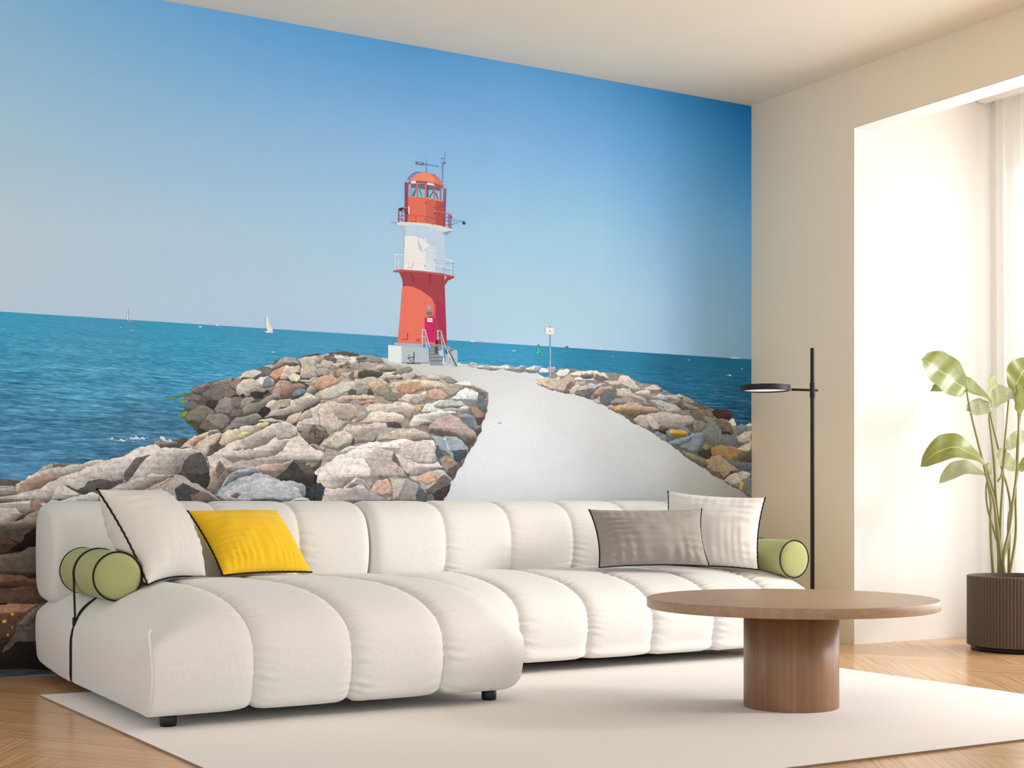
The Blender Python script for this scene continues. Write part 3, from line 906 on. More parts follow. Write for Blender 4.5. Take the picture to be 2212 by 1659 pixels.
# ------------------------------------------------------------------ mural
MURAL_PARTS = [  # pale haze of room light is put into the central rock inks
('printed_rock_bank', """95,88,80|1837,1080 1866,1162 1915,1181 1987,1203 2037,1208 2074,1216 2154,1255 2222,1275 2257,1306 2291,1312 2344,1303 2361,1321 2467,1333 2492,1343 2575,1351 2648,1335 2648,804 1825,797 1886,984 1837,1030
98,90,81|352,742 1204,768 1384,824 1645,894 1839,945 1999,929 2824,945 2918,673 2801,589 352,611
58,48,42|352,620 1879,607 1879,0 352,72
140,128,115|1863,1150 1870,1163 1915,1181 1987,1200 1961,1180 1941,1166 1912,1159 1912,1133 1870,1141
108,98,88|1866,1147 1912,1159 1928,1166 1915,1140 1909,1133 1873,1141
150,140,125|1941,1169 1967,1189 2004,1205 2040,1207 2043,1189 2030,1179 1984,1181
150,130,112|2030,1186 2053,1212 2080,1218 2087,1207 2070,1184 2063,1158 2043,1170
125,114,104|1912,1143 1948,1160 1981,1180 2027,1185 2040,1164 2074,1139 2037,1131 2007,1127 1984,1114 1941,1119 1918,1134
222,205,186|2070,1216 2087,1233 2114,1245 2148,1252 2175,1243 2178,1230 2158,1217 2131,1217 2104,1216 2077,1212
112,102,92|2131,1217 2175,1240 2178,1229 2154,1215
205,190,170|2063,1152 2067,1184 2100,1211 2127,1215 2154,1204 2168,1188 2171,1175 2124,1164 2104,1137 2074,1139
240,238,234|2149,1208 2168,1222 2205,1228 2222,1216 2236,1194 2209,1180 2171,1175 2168,1191
140,143,147|2185,1211 2205,1227 2236,1194 2209,1180 2171,1177 2181,1198
120,112,105|2154,1255 2185,1263 2222,1258 2216,1232 2181,1226 2175,1243
202,176,156|2185,1266 2216,1276 2233,1275 2222,1258
172,157,137|2222,1262 2236,1282 2264,1306 2309,1313 2340,1300 2352,1284 2298,1286 2278,1277 2236,1259
110,100,90|2291,1286 2319,1292 2351,1284 2326,1281
208,157,122|2209,1229 2229,1252 2291,1279 2305,1259 2257,1224 2236,1207 2222,1219
214,190,166|2288,1279 2347,1280 2351,1251 2323,1243 2298,1219 2257,1218 2264,1247
240,222,182|2295,1226 2323,1245 2352,1236 2351,1218 2333,1206 2305,1210
207,192,172|2340,1305 2379,1321 2464,1332 2467,1306 2457,1276 2418,1251 2361,1225 2351,1248 2358,1284
178,167,152|2393,1279 2414,1297 2453,1319 2457,1299 2446,1279
120,112,105|2457,1322 2492,1344 2525,1339 2525,1302 2474,1310
168,157,146|2446,1288 2467,1306 2525,1302 2525,1276 2492,1264 2460,1276
182,169,153|2358,1232 2396,1263 2460,1278 2482,1264 2485,1254 2439,1239 2396,1224 2361,1224
188,152,127|2250,1172 2236,1191 2257,1213 2278,1212 2312,1199 2278,1173 2264,1146 2253,1152
226,202,182|2236,1187 2253,1214 2257,1182
172,131,111|2257,1162 2291,1193 2347,1203 2372,1196 2375,1182 2340,1172 2309,1141 2264,1133
126,136,146|2309,1148 2323,1168 2347,1179 2375,1177 2380,1164 2347,1149 2326,1144
192,162,137|2212,1161 2222,1177 2243,1194 2257,1172 2260,1140 2233,1145
152,140,124|2121,1163 2154,1173 2188,1173 2229,1184 2236,1178 2216,1157 2209,1151 2178,1127 2148,1126 2124,1141 2100,1137
72,64,57|2124,1154 2148,1161 2181,1156 2202,1170 2212,1157 2178,1128 2148,1126 2127,1138
212,192,167|2379,1170 2396,1197 2372,1203 2432,1232 2525,1247 2525,1206 2432,1179 2414,1155 2389,1161
182,146,116|2421,1205 2442,1229 2474,1240 2521,1235 2521,1209 2435,1189
222,205,180|2347,1215 2396,1220 2432,1235 2396,1204 2379,1206
140,130,119|1961,1084 1987,1117 2014,1131 2040,1125 2053,1100 2047,1077 2034,1055 2007,1057 1971,1059
122,113,101|2040,1122 2074,1136 2087,1127 2077,1088 2047,1077
167,157,142|2077,1088 2084,1120 2107,1134 2131,1135 2148,1123 2121,1109 2090,1085
157,147,130|2090,1085 2121,1109 2181,1127 2222,1151 2257,1152 2260,1133 2222,1122 2192,1095 2158,1068 2087,1059
116,106,99|2030,1055 2047,1077 2087,1079 2094,1063 2063,1049 2040,1045
242,217,187|2192,1098 2216,1122 2240,1124 2216,1092 2202,1089
182,167,144|2216,1092 2240,1123 2278,1130 2309,1135 2305,1105 2257,1091 2216,1076
60,54,48|2156,1068 2185,1095 2212,1086 2214,1073 2185,1046 2171,1049
207,192,174|2185,1049 2216,1076 2305,1105 2305,1128 2386,1164 2418,1152 2460,1143 2442,1126 2361,1081 2326,1073 2257,1058 2202,1050
222,207,188|2418,1155 2453,1180 2525,1207 2525,1139 2464,1140
217,182,152|2460,1140 2521,1149 2521,1129 2442,1123
126,116,101|1834,1033 1857,1062 1915,1091 1954,1078 1971,1059 1935,1052 1925,1026 1889,1019 1857,1021
92,96,46|1834,1033 1857,1027 1899,1022 1896,1013 1850,1011
136,125,113|1928,1039 1941,1055 2004,1059 2034,1035 2027,1010 2000,993 1967,1005 1922,1020
106,99,86|1889,984 1915,1023 1935,1033 1967,1008 2000,993 1987,986 1928,982 1902,972
62,66,42|1887,984 1899,997 1928,985 1902,972
151,143,133|2040,1029 2060,1046 2154,1065 2175,1049 2137,1019 2087,998 2043,991 2000,983 2020,1003
121,113,105|1837,1087 1841,1099 1873,1113 1912,1089 1879,1075 1854,1071
131,121,111|1825,1114 1850,1131 1870,1138 1905,1130 1905,1108 1854,1112
100,90,80|1905,1130 1941,1119 1984,1114 1961,1075 1928,1090 1909,1102
66,58,52|1922,1105 1941,1115 1984,1114 1959,1075 1931,1090
60,55,50|2038,1136 2053,1142 2074,1139 2070,1133 2043,1132
60,55,50|2080,1139 2090,1148 2100,1140 2097,1134 2084,1134
112,140,52|1796,1129 1841,1140 1870,1143 1857,1131 1809,1120
112,140,52|1762,1112 1780,1121 1809,1117 1780,1110
118,148,58|1812,1098 1821,1111 1844,1106 1834,1094
124,158,62|1805,1048 1825,1061 1854,1062 1837,1039 1818,1039
96,110,50|1805,993 1818,998 1837,992 1818,987
208,188,168|2138,1022 2167,1038 2222,1046 2270,1038 2300,1029 2238,1025 2209,1027
226,192,163|2284,1035 2297,1057 2356,1080 2359,1065 2336,1033 2316,1024
214,198,178|2333,1015 2343,1040 2369,1075 2402,1097 2456,1121 2537,1127 2537,1001 2490,987 2436,1005 2412,1023 2402,1004 2396,973 2389,985 2343,996
200,184,166|2356,1065 2402,1094 2409,1057 2343,1034 2336,1024
132,117,101|2343,990 2392,995 2396,967 2402,1004 2486,984 2453,958 2429,936 2396,942 2359,966
104,92,80|2402,1017 2436,1005 2490,987 2463,968 2422,980 2402,992
224,207,190|2439,927 2469,962 2507,994 2537,989 2537,913 2453,915
166,151,136|2389,935 2422,939 2463,915 2537,913 2537,904 2436,911
220,194,170|1812,909 1839,937 1879,964 1931,980 1946,987 1981,991 1999,973 1984,949 1953,924 1928,873 1900,893 1876,911
150,138,126|1934,963 1946,984 1981,991 1996,976 1971,975 1953,970
224,178,143|1851,925 1879,955 1928,974 1919,950 1876,917
228,205,170|1999,973 2046,992 2109,1012 2167,1026 2209,1028 2189,1008 2094,954 2046,935 2012,925 1984,934
228,190,105|2151,1004 2177,1017 2209,1024 2202,1014 2170,1001
222,196,128|2046,953 2097,984 2129,982 2078,960
218,200,184|1931,876 1984,904 2015,925 2094,954 2199,1008 2238,1025 2303,1029 2333,1012 2349,978 2389,935 2426,914 2537,897 2537,863 2469,871 2429,849 2402,830 2396,845 2376,857 2323,869 2284,822 2244,788 2189,797 2145,833 2078,820 2040,817 2015,796 1968,768 1937,798 1946,831
200,184,169|2040,908 2094,954 2189,1005 2238,1018 2248,970 2193,932 2135,912 2065,905
194,184,173|2238,1018 2303,1026 2329,1008 2343,978 2303,958 2248,954
226,210,195|1984,885 2065,902 2135,909 2193,929 2248,951 2303,955 2270,908 2173,876 2046,850
110,98,88|2059,905 2103,913 2102,907 2065,902
214,182,163|2078,820 2145,833 2173,846 2270,853 2320,869 2284,822 2244,788 2189,800
168,148,131|1931,744 1946,789 1968,831 1984,861 2015,832 2046,835 2027,796 1996,756 1984,708 1965,717
122,104,90|1971,831 1990,859 2012,829 1996,804 1977,783
166,167,166|1990,741 2015,783 2046,814 2090,826 2148,833 2180,803 2244,788 2290,776 2363,764 2376,752 2372,705 2290,687 1996,687 1971,714
186,184,180|1996,711 2053,757 2173,785 2270,767 2336,749 2366,705 2270,690 2015,690
138,142,146|1996,747 2040,808 2141,830 2167,809 2078,790 2021,756
112,94,80|2034,711 2065,726 2084,717 2065,702
70,66,62|2238,788 2264,810 2323,868 2356,860 2396,845 2432,799 2429,771 2416,746 2379,752 2363,767 2290,776
96,93,87|2323,866 2396,842 2422,805 2369,811
224,168,50|2374,853 2389,853 2386,845 2377,846
54,52,49|2376,752 2416,749 2436,771 2466,755 2463,724 2443,687 2372,687
60,68,70|2396,746 2432,771 2464,755 2456,712 2439,693 2396,699
206,201,193|2290,684 2336,702 2386,702 2406,683
97,87,76|2402,830 2436,849 2443,871 2480,871 2456,849 2419,821
224,207,192|2416,817 2459,849 2537,875 2537,683 2446,683 2466,752 2429,771 2432,799
224,176,60|2353,936 2363,937 2364,932 2356,931
200,176,60|2453,779 2463,780 2459,774
224,176,60|2056,800 2066,802 2062,796
142,132,118|1707,937 1728,942 1757,936 1817,938 1825,925 1812,908 1732,905 1709,913
98,90,82|1732,927 1812,933 1821,917 1736,907
92,82,70|1795,941 1821,955 1842,955 1855,945 1838,932 1817,927
172,158,142|1244,810 1263,829 1298,842 1345,843 1375,832 1329,803 1271,795
120,110,98|1298,841 1345,843 1375,832 1345,826 1298,823
178,164,150|352,748 1152,751 1137,734 352,721
196,182,168|352,719 1156,746 1175,754 1167,715 1122,703 352,695
204,190,175|1156,754 1186,770 1205,790 1244,810 1290,819 1349,828 1428,845 1473,857 1509,854 1448,812 1369,800 1314,771 1252,739 1163,715
176,144,126|1175,758 1213,782 1298,795 1314,779 1252,735 1167,715
207,193,180|352,695 1163,715 1252,739 1314,775 1369,800 1432,829 1489,849 1549,867 1611,892 1661,914 1711,927 1736,907 1812,908 1864,913 1890,901 1924,876 1942,826 1864,804 1778,799 1694,794 1590,765 1509,732 1468,727 1409,715 1290,691 1267,683 1213,691 352,685
194,178,163|1314,747 1345,753 1393,723 1420,715 1353,695 1290,691
102,94,86|1345,755 1393,735 1424,748 1440,772 1489,780 1582,781 1570,760 1525,736 1468,731 1416,715 1385,731
118,110,102|1582,781 1599,822 1632,868 1686,881 1694,881 1669,860 1644,835 1623,798 1595,769
207,194,180|1694,881 1719,902 1817,908 1868,911 1890,905 1855,850 1821,808 1804,803 1694,794 1607,773 1623,798 1652,839
92,87,81|1834,858 1851,875 1890,893 1907,895 1929,868 1944,817 1946,784 1929,745 1864,770 1808,803 1821,812
66,60,54|1842,804 1942,809 1946,784 1929,745 1864,770
198,183,168|1521,736 1570,760 1632,785 1736,799 1799,801 1774,782 1694,749 1648,724 1489,721
168,152,138|1648,728 1774,782 1804,801 1842,787 1898,758 1950,724 1990,695 1985,678 1652,678
212,166,130|1652,732 1736,765 1787,791 1774,774 1719,749
76,74,74|1795,741 1829,766 1864,749 1903,733 1851,682 1812,682 1799,716
120,100,92|1859,716 1911,733 1950,712 1985,690 1864,682
222,210,196|1345,695 1409,715 1468,723 1481,715 1477,679 1369,679 1314,691
216,203,189|352,685 1194,691 1217,695 1213,651 1186,636 1137,593 352,626
150,126,108|1213,683 1232,699 1263,693 1271,683 1255,655 1213,647
196,182,168|352,655 1156,663 1186,640 1144,604 1114,589 352,586
230,219,206|1252,679 1290,691 1345,695 1369,683 1314,667 1263,667
152,132,114|352,583 1167,612 1205,639 1252,657 1298,651 1298,599 1213,572 1175,525 1137,541 352,557
40,32,28|352,557 1137,541 1175,525 1213,572 1252,599 1298,611 1298,511 1175,493 352,488
92,66,50|352,554 1137,540 1167,525 1137,494 352,503
123,107,93|352,487 1127,483 1168,487 1206,508 1253,510 1334,504 1334,386 1168,396 352,420
72,60,52|352,429 1253,408 1334,396 1334,381 1168,392 352,417
130,94,73|352,418 1159,398 1253,388 1334,381 1334,298 1215,283 1145,281 352,318
94,67,55|352,407 1192,380 1253,354 1145,348 352,389
169,122,91|352,318 1215,283 1286,287 1334,249 1192,221 1145,160 352,190
40,33,28|352,323 1127,291 1122,284 352,315
89,65,52|352,190 1117,166 1145,160 1127,127 352,141
101,90,82|1140,151 1159,212 1201,254 1239,282 1334,286 1334,11 352,75 1104,76 1108,104
140,126,113|1168,207 1206,249 1248,277 1295,285 1253,242 1210,196
38,33,30|1108,95 1168,140 1248,145 1334,131 1334,11 352,77
235,187,65|1138,249 1145,252 1153,246 1149,239 1140,240
235,187,65|1106,222 1117,226 1125,219 1120,212 1108,212
223,180,62|1122,168 1129,171 1132,163 1127,160
187,156,58|1143,199 1147,200 1146,189 1142,190"""),
('printed_jetty_path', """232,229,228|2420,1327 2596,1336 2778,1332 2977,1330 3157,1325 3406,1324 3534,1313 3602,1282 3678,1252 3771,1229 3879,1203 4003,1169 4072,1142 4157,1105 4228,1065 4306,1016 4416,962 4541,902 4686,827 4793,775 4879.5,737 4879.5,705 4879.5,0 1899,0 2977,630 3012,683 3109,843 3170,913 3219,985 3263,1105 3268,1170 3157,1188 3012,1212 2871,1251 2686,1274 2596,1290"""),
('printed_rock_bank', """174,159,142|2428,1315 2446,1328 2489,1334 2538,1337 2609,1332 2694,1341 2758,1314 2794,1301 2863,1292 2908,1277 2957,1264 3057,1264 3134,1239 3173,1224 3291,1198 3291,1172 3286,1107 3256,1046 3251,1007 3231,985 3182,911 3134,838 3095,782 3052,680 2446,681 2463,738 2437,819 2463,900 2485,981 2454,1062 2472,1151 2446,1211 2481,1265
192,177,157|2420,1305 2476,1340 2502,1331 2476,1321 2459,1304 2437,1291
120,112,100|2454,1320 2502,1343 2524,1312 2516,1295 2472,1309
242,240,236|2507,1323 2538,1337 2564,1322 2595,1332 2618,1324 2591,1299 2569,1318
187,177,162|2524,1316 2591,1311 2586,1290 2564,1305 2529,1304
240,238,234|2584,1302 2595,1323 2620,1329 2618,1304 2595,1297
152,142,130|2618,1329 2694,1341 2748,1323 2753,1308 2694,1308 2626,1302
110,100,92|2613,1324 2667,1331 2667,1321 2618,1316
197,177,157|2420,1278 2463,1313 2494,1306 2524,1291 2485,1273 2446,1275
192,174,152|2494,1270 2520,1299 2564,1308 2591,1282 2586,1276 2529,1275
120,110,98|2529,1281 2569,1304 2589,1278
177,162,144|2420,1264 2463,1278 2489,1261 2485,1245 2433,1239
170,144,116|2489,1257 2538,1276 2600,1274 2546,1256 2542,1243 2520,1230 2494,1249
194,154,121|2413,1187 2428,1214 2446,1237 2476,1240 2538,1215 2507,1201 2446,1174
192,180,162|2538,1251 2604,1271 2609,1226 2577,1237
125,115,103|2577,1245 2595,1264 2609,1267 2609,1230 2595,1225
192,162,137|2520,1226 2542,1243 2560,1236 2533,1212
182,169,152|2609,1271 2703,1283 2730,1301 2813,1284 2748,1269 2726,1241 2609,1234
228,174,133|2609,1271 2626,1268 2618,1236 2606,1234
92,82,72|2626,1263 2667,1276 2748,1265 2726,1241 2626,1237
152,140,122|2703,1283 2758,1302 2817,1284 2767,1270
217,200,177|2726,1243 2758,1267 2803,1273 2850,1248 2836,1235 2776,1237
152,140,124|2785,1262 2822,1281 2877,1300 2896,1284 2850,1265 2813,1259
105,90,80|2822,1239 2845,1252 2850,1240
207,192,172|2840,1256 2896,1280 2957,1266 2924,1243 2850,1236
120,110,100|2891,1246 2910,1266 2933,1258 2915,1243
197,182,162|2957,1266 3057,1262 3134,1239 3095,1233 3057,1245 2971,1245
152,144,132|3028,1256 3081,1265 3129,1241 3090,1233 3057,1249
207,190,167|2609,1234 2726,1241 2767,1228 2667,1208 2609,1209
217,200,178|2415,1153 2446,1174 2542,1215 2609,1218 2618,1197 2573,1175 2524,1145 2463,1135
217,177,145|2658,1207 2707,1226 2771,1224 2776,1212 2730,1202 2707,1176 2694,1192
110,105,98|2744,1231 2767,1241 2783,1229 2776,1218
152,142,127|2573,1175 2595,1188 2622,1198 2685,1196 2703,1164 2618,1161 2577,1159
93,86,78|2671,1191 2689,1192 2703,1164 2667,1162
100,90,80|2573,1175 2595,1188 2618,1177 2613,1162 2582,1159
152,137,120|2707,1164 2721,1193 2785,1208 2790,1183 2748,1159
207,187,160|2776,1208 2822,1231 2933,1239 3047,1231 3057,1206 2976,1195 2868,1178 2836,1169 2790,1167 2799,1196
202,152,113|2803,1196 2868,1224 2933,1237 2957,1198 2915,1188 2831,1173
142,130,114|2748,1159 2794,1184 2859,1174 2868,1170 2817,1143 2758,1145
207,177,150|2516,1132 2542,1154 2618,1159 2703,1155 2712,1143 2640,1137 2551,1117
217,167,133|2618,1124 2649,1137 2703,1139 2694,1122 2640,1116
222,207,187|2817,1147 2859,1174 2962,1192 2971,1152 2910,1125 2868,1136
190,172,155|2868,1149 2915,1176 2966,1182 2969,1152 2910,1127
217,172,144|2969,1161 2976,1195 3014,1207 3085,1169 3057,1155 3009,1150
177,162,142|3042,1206 3095,1229 3173,1224 3134,1197 3095,1170 3071,1177
157,137,120|3095,1231 3173,1224 3241,1216 3288,1198 3271,1167 3221,1204 3153,1223
226,221,213|3095,1165 3134,1197 3177,1213 3236,1196 3246,1145 3192,1135 3143,1154 3085,1156
103,110,114|3236,1192 3266,1180 3286,1112 3261,1102 3231,1127
212,172,140|2882,1124 2957,1131 2938,1101 2915,1092
207,207,192|2962,1135 3057,1155 3143,1154 3187,1126 3187,1104 3105,1106 2995,1094 2938,1101
185,184,168|3000,1128 3057,1151 3134,1150 3173,1125 3105,1119 3038,1112
240,230,203|2905,1079 2995,1098 3114,1102 3143,1094 3076,1084 3004,1056 2877,1036
152,117,100|3182,1130 3231,1123 3276,1090 3271,1072 3236,1046 3212,1092
80,66,58|3221,1075 3276,1086 3251,1046 3236,1041
132,137,141|3124,1081 3173,1100 3212,1088 3246,1037 3256,1020 3221,994 3202,1023 3153,1065
78,78,80|3212,1015 3251,1033 3256,1016 3226,990
177,152,140|2976,1018 2995,1048 3085,1093 3134,1073 3202,1023 3231,985 3202,955 3158,971 3076,1003 3004,1010
104,87,79|2976,1018 3066,1011 3134,996 3163,967 3221,985 3212,955 3182,941 3105,983 2981,999
202,187,162|2877,1036 2929,1059 3004,1056 2976,1035 2924,1029 2887,1020
140,126,112|2929,1033 2952,1049 2995,1052 2976,1035
204,186,166|2433,1093 2450,1114 2485,1131 2564,1122 2609,1107 2631,1067 2626,1042 2573,1032 2529,995 2485,989 2446,1021
185,167,148|2498,1087 2564,1118 2609,1103 2626,1067 2586,1041 2533,1048
121,106,93|2424,1000 2485,985 2472,961 2420,966
204,186,164|2667,1109 2707,1127 2822,1139 2896,1125 2910,1092 2887,1057 2850,1077 2776,1088 2721,1090 2671,1076
172,155,137|2822,1097 2905,1100 2887,1057 2850,1077
177,160,140|2609,1082 2658,1092 2667,1068 2631,1042
216,196,174|2631,1042 2676,1076 2730,1092 2808,1089 2850,1073 2850,1036 2808,1034 2767,1046 2685,1031
194,174,153|2441,936 2507,990 2551,1003 2577,1032 2685,1035 2758,1041 2767,1021 2822,1018 2744,1000 2712,970 2694,953 2609,943 2520,909 2507,917
83,78,72|2762,1042 2799,1047 2840,1031 2836,1018 2771,1017
167,157,142|2609,960 2685,1002 2739,1028 2822,1018 2721,978 2694,953
208,190,170|2446,940 2511,986 2560,999 2591,984 2595,947 2524,917
90,80,70|2591,943 2600,972 2609,960 2604,943
90,80,70|2685,951 2712,974 2712,960 2698,951
192,171,151|2712,962 2730,987 2822,1018 2891,1020 2985,988 2981,967 2822,964 2730,958
221,203,188|2520,901 2551,918 2640,940 2712,958 2822,968 3000,966 3019,930 3023,871 3057,846 3023,829 2887,798 2868,810 2836,852 2799,914 2730,929
207,189,174|2822,947 3000,959 3014,926 3023,871 2915,865 2845,885
225,208,193|2426,778 2437,819 2520,889 2595,918 2703,933 2739,925 2799,914 2790,872 2836,843 2873,798 2785,801 2730,780 2685,747 2667,772 2618,796 2586,771 2551,746 2463,714 2441,742
197,177,163|2649,882 2707,929 2799,909 2790,872 2836,843 2873,798 2776,797 2694,796 2671,854
110,98,92|2790,872 2801,909 2822,881 2836,843 2813,860
120,105,95|2840,848 2868,814 2882,810 2873,796 2850,818
150,161,162|2985,993 3105,987 3153,967 3182,933 3173,903 3139,868 3110,872 3081,906 3028,930
196,204,202|3052,981 3062,982 3090,914 3081,910
68,78,86|3090,919 3173,928 3173,903 3139,868 3110,876
85,90,95|3009,917 3028,947 3052,901 3028,867
152,132,117|3038,875 3052,892 3090,893 3129,859 3124,825 3105,800 3071,816 3047,846
92,82,77|3076,838 3124,859 3119,812 3105,797 3076,812
184,176,164|2877,798 3023,833 3062,829 3095,782 3057,748 2962,723 2929,765
217,168,139|2919,798 2962,819 3023,816 3023,778 2966,761 2929,777
104,97,89|2952,739 3009,769 3057,812 3095,782 3057,736 3000,718 2962,723
207,168,145|2680,735 2703,768 2767,789 2790,751 2794,714 2730,714
162,152,140|2776,797 2868,794 2929,765 2966,723 2966,681 2799,681 2794,747
186,172,156|2785,793 2859,789 2850,747 2822,697 2799,697
90,95,100|2910,714 2929,760 2966,723 2969,681 2915,681
110,105,105|2966,710 2985,721 3009,702 3004,680 2971,681
66,57,50|3000,718 3095,770 3057,702 3047,680 3009,680
203,188,175|2446,681 2467,746 2551,746 2613,796 2667,767 2689,726 2595,681
152,144,137|2564,746 2622,796 2667,763 2685,730 2631,763
167,157,150|2551,697 2613,755 2685,730 2785,697 2767,681 2551,681
46,44,42|2418,808 2428,798 2424,770 2418,768
60,66,66|2418,762 2446,770 2465,750 2454,714 2437,681 2422,681
224,176,60|2450,780 2463,782 2461,774 2454,774
230,178,70|2757,778 2767,780 2766,773 2758,772
230,178,70|2766,766 2779,768 2776,759 2769,760
224,176,60|2771,702 2783,704 2781,694 2774,695
230,178,60|2926,788 2941,789 2938,779 2929,780
230,178,60|3009,787 3019,788 3018,780 3010,780
224,170,50|3071,886 3085,884 3105,874 3095,870 3076,876
226,170,70|2840,1210 2852,1212 2850,1200 2843,1201
226,170,70|2873,1208 2882,1211 2881,1201 2874,1201
226,170,70|2952,1200 2962,1201 2960,1195 2954,1196"""),
('printed_jetty_path', """248,247,245|3105,1232 3163,1247 3192,1246 3197,1225 3153,1227
150,150,150|3340,1056 3355,1058 3370,1057 3353,1053"""),
('printed_rock_bank', """136,124,110|3544,1261 3627,1297 3678,1321 3763,1331 3961,1320 4076,1311 4187,1276 4285,1263 4355,1232 4427,1229 4594,1171 4742,1152 4750,1123 4772,1082 4879.5,1080 4879.5,687 4878,705 4818,735 4697,793 4586,845 4492,890 4405,946 4334,985 4208,1045 4131,1071 4056,1114 3961,1156 3855,1186 3743,1209 3659,1222 3595,1236
204,199,192|3116,1321 3139,1331 3151,1319 3175,1324 3223,1317 3259,1313 3290,1329 3314,1318 3339,1316 3369,1328 3406,1325 3437,1321 3475,1336 3500,1324 3557,1335 3588,1322 3614,1318 3659,1337 3669,1315 3678,1305 3406,1304 3284,1304 3116,1312
190,176,160|3175,1318 3199,1335 3229,1332 3241,1318
176,165,152|3253,1312 3290,1330 3314,1315 3302,1307
172,167,160|3406,1330 3431,1326 3444,1313 3406,1310
227,207,177|3437,1313 3456,1324 3475,1312
150,150,150|3456,1322 3487,1335 3500,1318 3481,1311
217,192,157|3494,1310 3506,1324 3531,1323 3538,1309
160,165,170|3531,1309 3550,1333 3588,1333 3569,1308
244,242,240|3569,1305 3588,1328 3627,1319 3640,1306
192,172,152|3614,1324 3646,1336 3669,1321 3659,1304 3633,1308
238,236,232|3665,1304 3685,1321 3736,1329 3753,1319 3710,1290 3678,1291
140,138,135|3736,1310 3763,1331 3789,1323 3763,1306
226,202,167|3547,1256 3582,1287 3620,1283 3652,1271 3595,1241
217,194,167|3595,1241 3633,1276 3685,1289 3685,1261 3652,1227
192,167,144|3652,1227 3685,1272 3736,1302 3776,1265 3743,1220 3710,1216
128,110,96|3710,1219 3749,1270 3779,1260 3779,1243 3743,1236 3723,1216
224,207,184|3743,1302 3789,1321 3855,1326 3955,1317 3981,1285 3894,1292 3802,1291
148,133,118|3795,1293 3815,1308 3888,1314 3881,1292
123,110,98|3881,1286 3901,1315 3941,1303 3975,1285 3934,1277
227,214,194|3769,1281 3802,1294 3888,1289 3884,1270 3789,1271
182,167,150|3772,1246 3782,1274 3841,1273 3848,1257
197,180,157|3743,1225 3763,1243 3868,1258 3888,1237 3855,1227 3749,1206
113,110,108|3782,1227 3888,1237 3881,1214 3815,1198 3776,1207
207,202,197|3841,1257 3955,1270 3941,1255 3888,1237
207,172,144|3881,1211 3908,1237 3988,1257 4015,1236 3961,1234 3921,1205
217,202,182|3948,1281 4036,1282 4056,1266 4008,1258
224,207,184|4029,1281 4042,1307 4083,1312 4131,1280 4162,1253 4159,1241 4097,1250 4056,1266
182,167,152|4145,1275 4180,1279 4187,1265 4159,1258
202,182,162|4173,1248 4263,1271 4299,1253 4299,1235 4242,1228 4221,1244
108,98,88|4270,1246 4299,1255 4302,1236
140,130,120|4299,1244 4334,1240 4355,1226 4313,1227
212,187,164|4015,1242 4056,1249 4097,1250 4131,1223 4215,1187 4124,1201 4022,1208
202,182,167|4124,1223 4166,1242 4221,1244 4228,1210 4208,1187
197,182,167|3881,1181 3921,1205 3921,1166 3894,1173
110,110,112|3921,1166 3934,1205 3955,1239 4002,1233 4019,1208 3975,1162 3955,1156
130,125,118|3865,1197 3881,1214 3888,1192 3874,1181
152,142,132|3981,1168 4022,1197 4090,1205 4180,1191 4249,1165 4221,1162 4131,1170
192,162,130|3961,1156 3988,1165 4090,1177 4173,1168 4285,1149 4285,1132 4194,1118 4124,1094 4056,1120
228,170,60|4002,1146 4042,1156 4046,1139 4008,1135
128,108,74|4056,1123 4138,1139 4173,1123 4131,1094
212,192,172|4228,1219 4285,1229 4391,1225 4370,1192 4299,1195 4235,1210
150,165,185|4270,1212 4334,1208 4327,1196 4278,1198
197,184,167|4221,1193 4285,1198 4405,1170 4427,1142 4334,1134 4285,1149 4256,1171
140,160,185|4256,1174 4313,1167 4306,1156
202,184,167|4348,1220 4405,1234 4434,1217 4434,1200 4391,1199
108,96,86|4391,1216 4434,1215 4427,1200
110,95,82|4370,1186 4420,1200 4470,1155 4434,1148
116,92,75|4420,1200 4506,1197 4594,1171 4616,1148 4528,1157 4463,1184
167,144,124|4434,1177 4477,1181 4543,1158 4477,1150
74,48,37|4608,1154 4682,1162 4742,1149 4750,1123 4727,1105 4682,1115 4623,1125
182,167,150|4201,1101 4208,1124 4334,1134 4463,1126 4499,1104 4499,1046 4448,1057 4292,1053 4242,1043 4221,1068
177,160,142|4124,1099 4159,1117 4204,1119 4221,1074 4215,1045 4166,1061 4131,1083
198,181,161|4204,1119 4285,1070 4285,1050 4242,1046 4221,1074
68,58,50|4242,1046 4334,1054 4448,1057 4492,1046 4391,1038 4306,1024
98,86,76|4434,1068 4499,1098 4499,1040
120,125,128|4320,1042 4355,1054 4448,1062 4492,1040 4470,1022 4405,1007 4341,1008
222,166,48|4334,1042 4362,1052 4434,1050 4463,1028 4412,1007 4362,1017
125,125,125|4249,1029 4270,1041 4348,997 4334,985 4263,1015
130,135,138|4334,979 4391,1003 4513,1035 4564,1048 4564,996 4535,949 4506,931 4448,953
152,157,160|4334,979 4391,1003 4506,1032 4477,994 4405,964
123,118,110|4550,1042 4594,1083 4638,1108 4690,1027 4705,987 4660,974 4579,1013
140,125,108|4506,1046 4506,1099 4586,1083 4550,1042
115,100,88|4470,1144 4535,1152 4594,1083 4506,1104
135,110,92|4528,1151 4608,1154 4631,1125 4623,1113 4557,1123
118,98,82|4564,1118 4660,1114 4742,1087 4765,1041 4682,1051 4638,1102
60,48,40|4675,1050 4761,1044 4742,1032 4682,1036
108,113,116|4772,1076 4802,1092 4848,1084 4848,1055 4780,1035
187,162,140|4780,1024 4833,1051 4879.5,1056 4879.5,997 4772,994
113,110,108|4682,1027 4780,1029 4787,982 4712,975
72,62,47|4535,943 4579,984 4608,967 4623,921 4586,903 4521,925
130,120,70|4550,960 4579,984 4608,967 4579,949
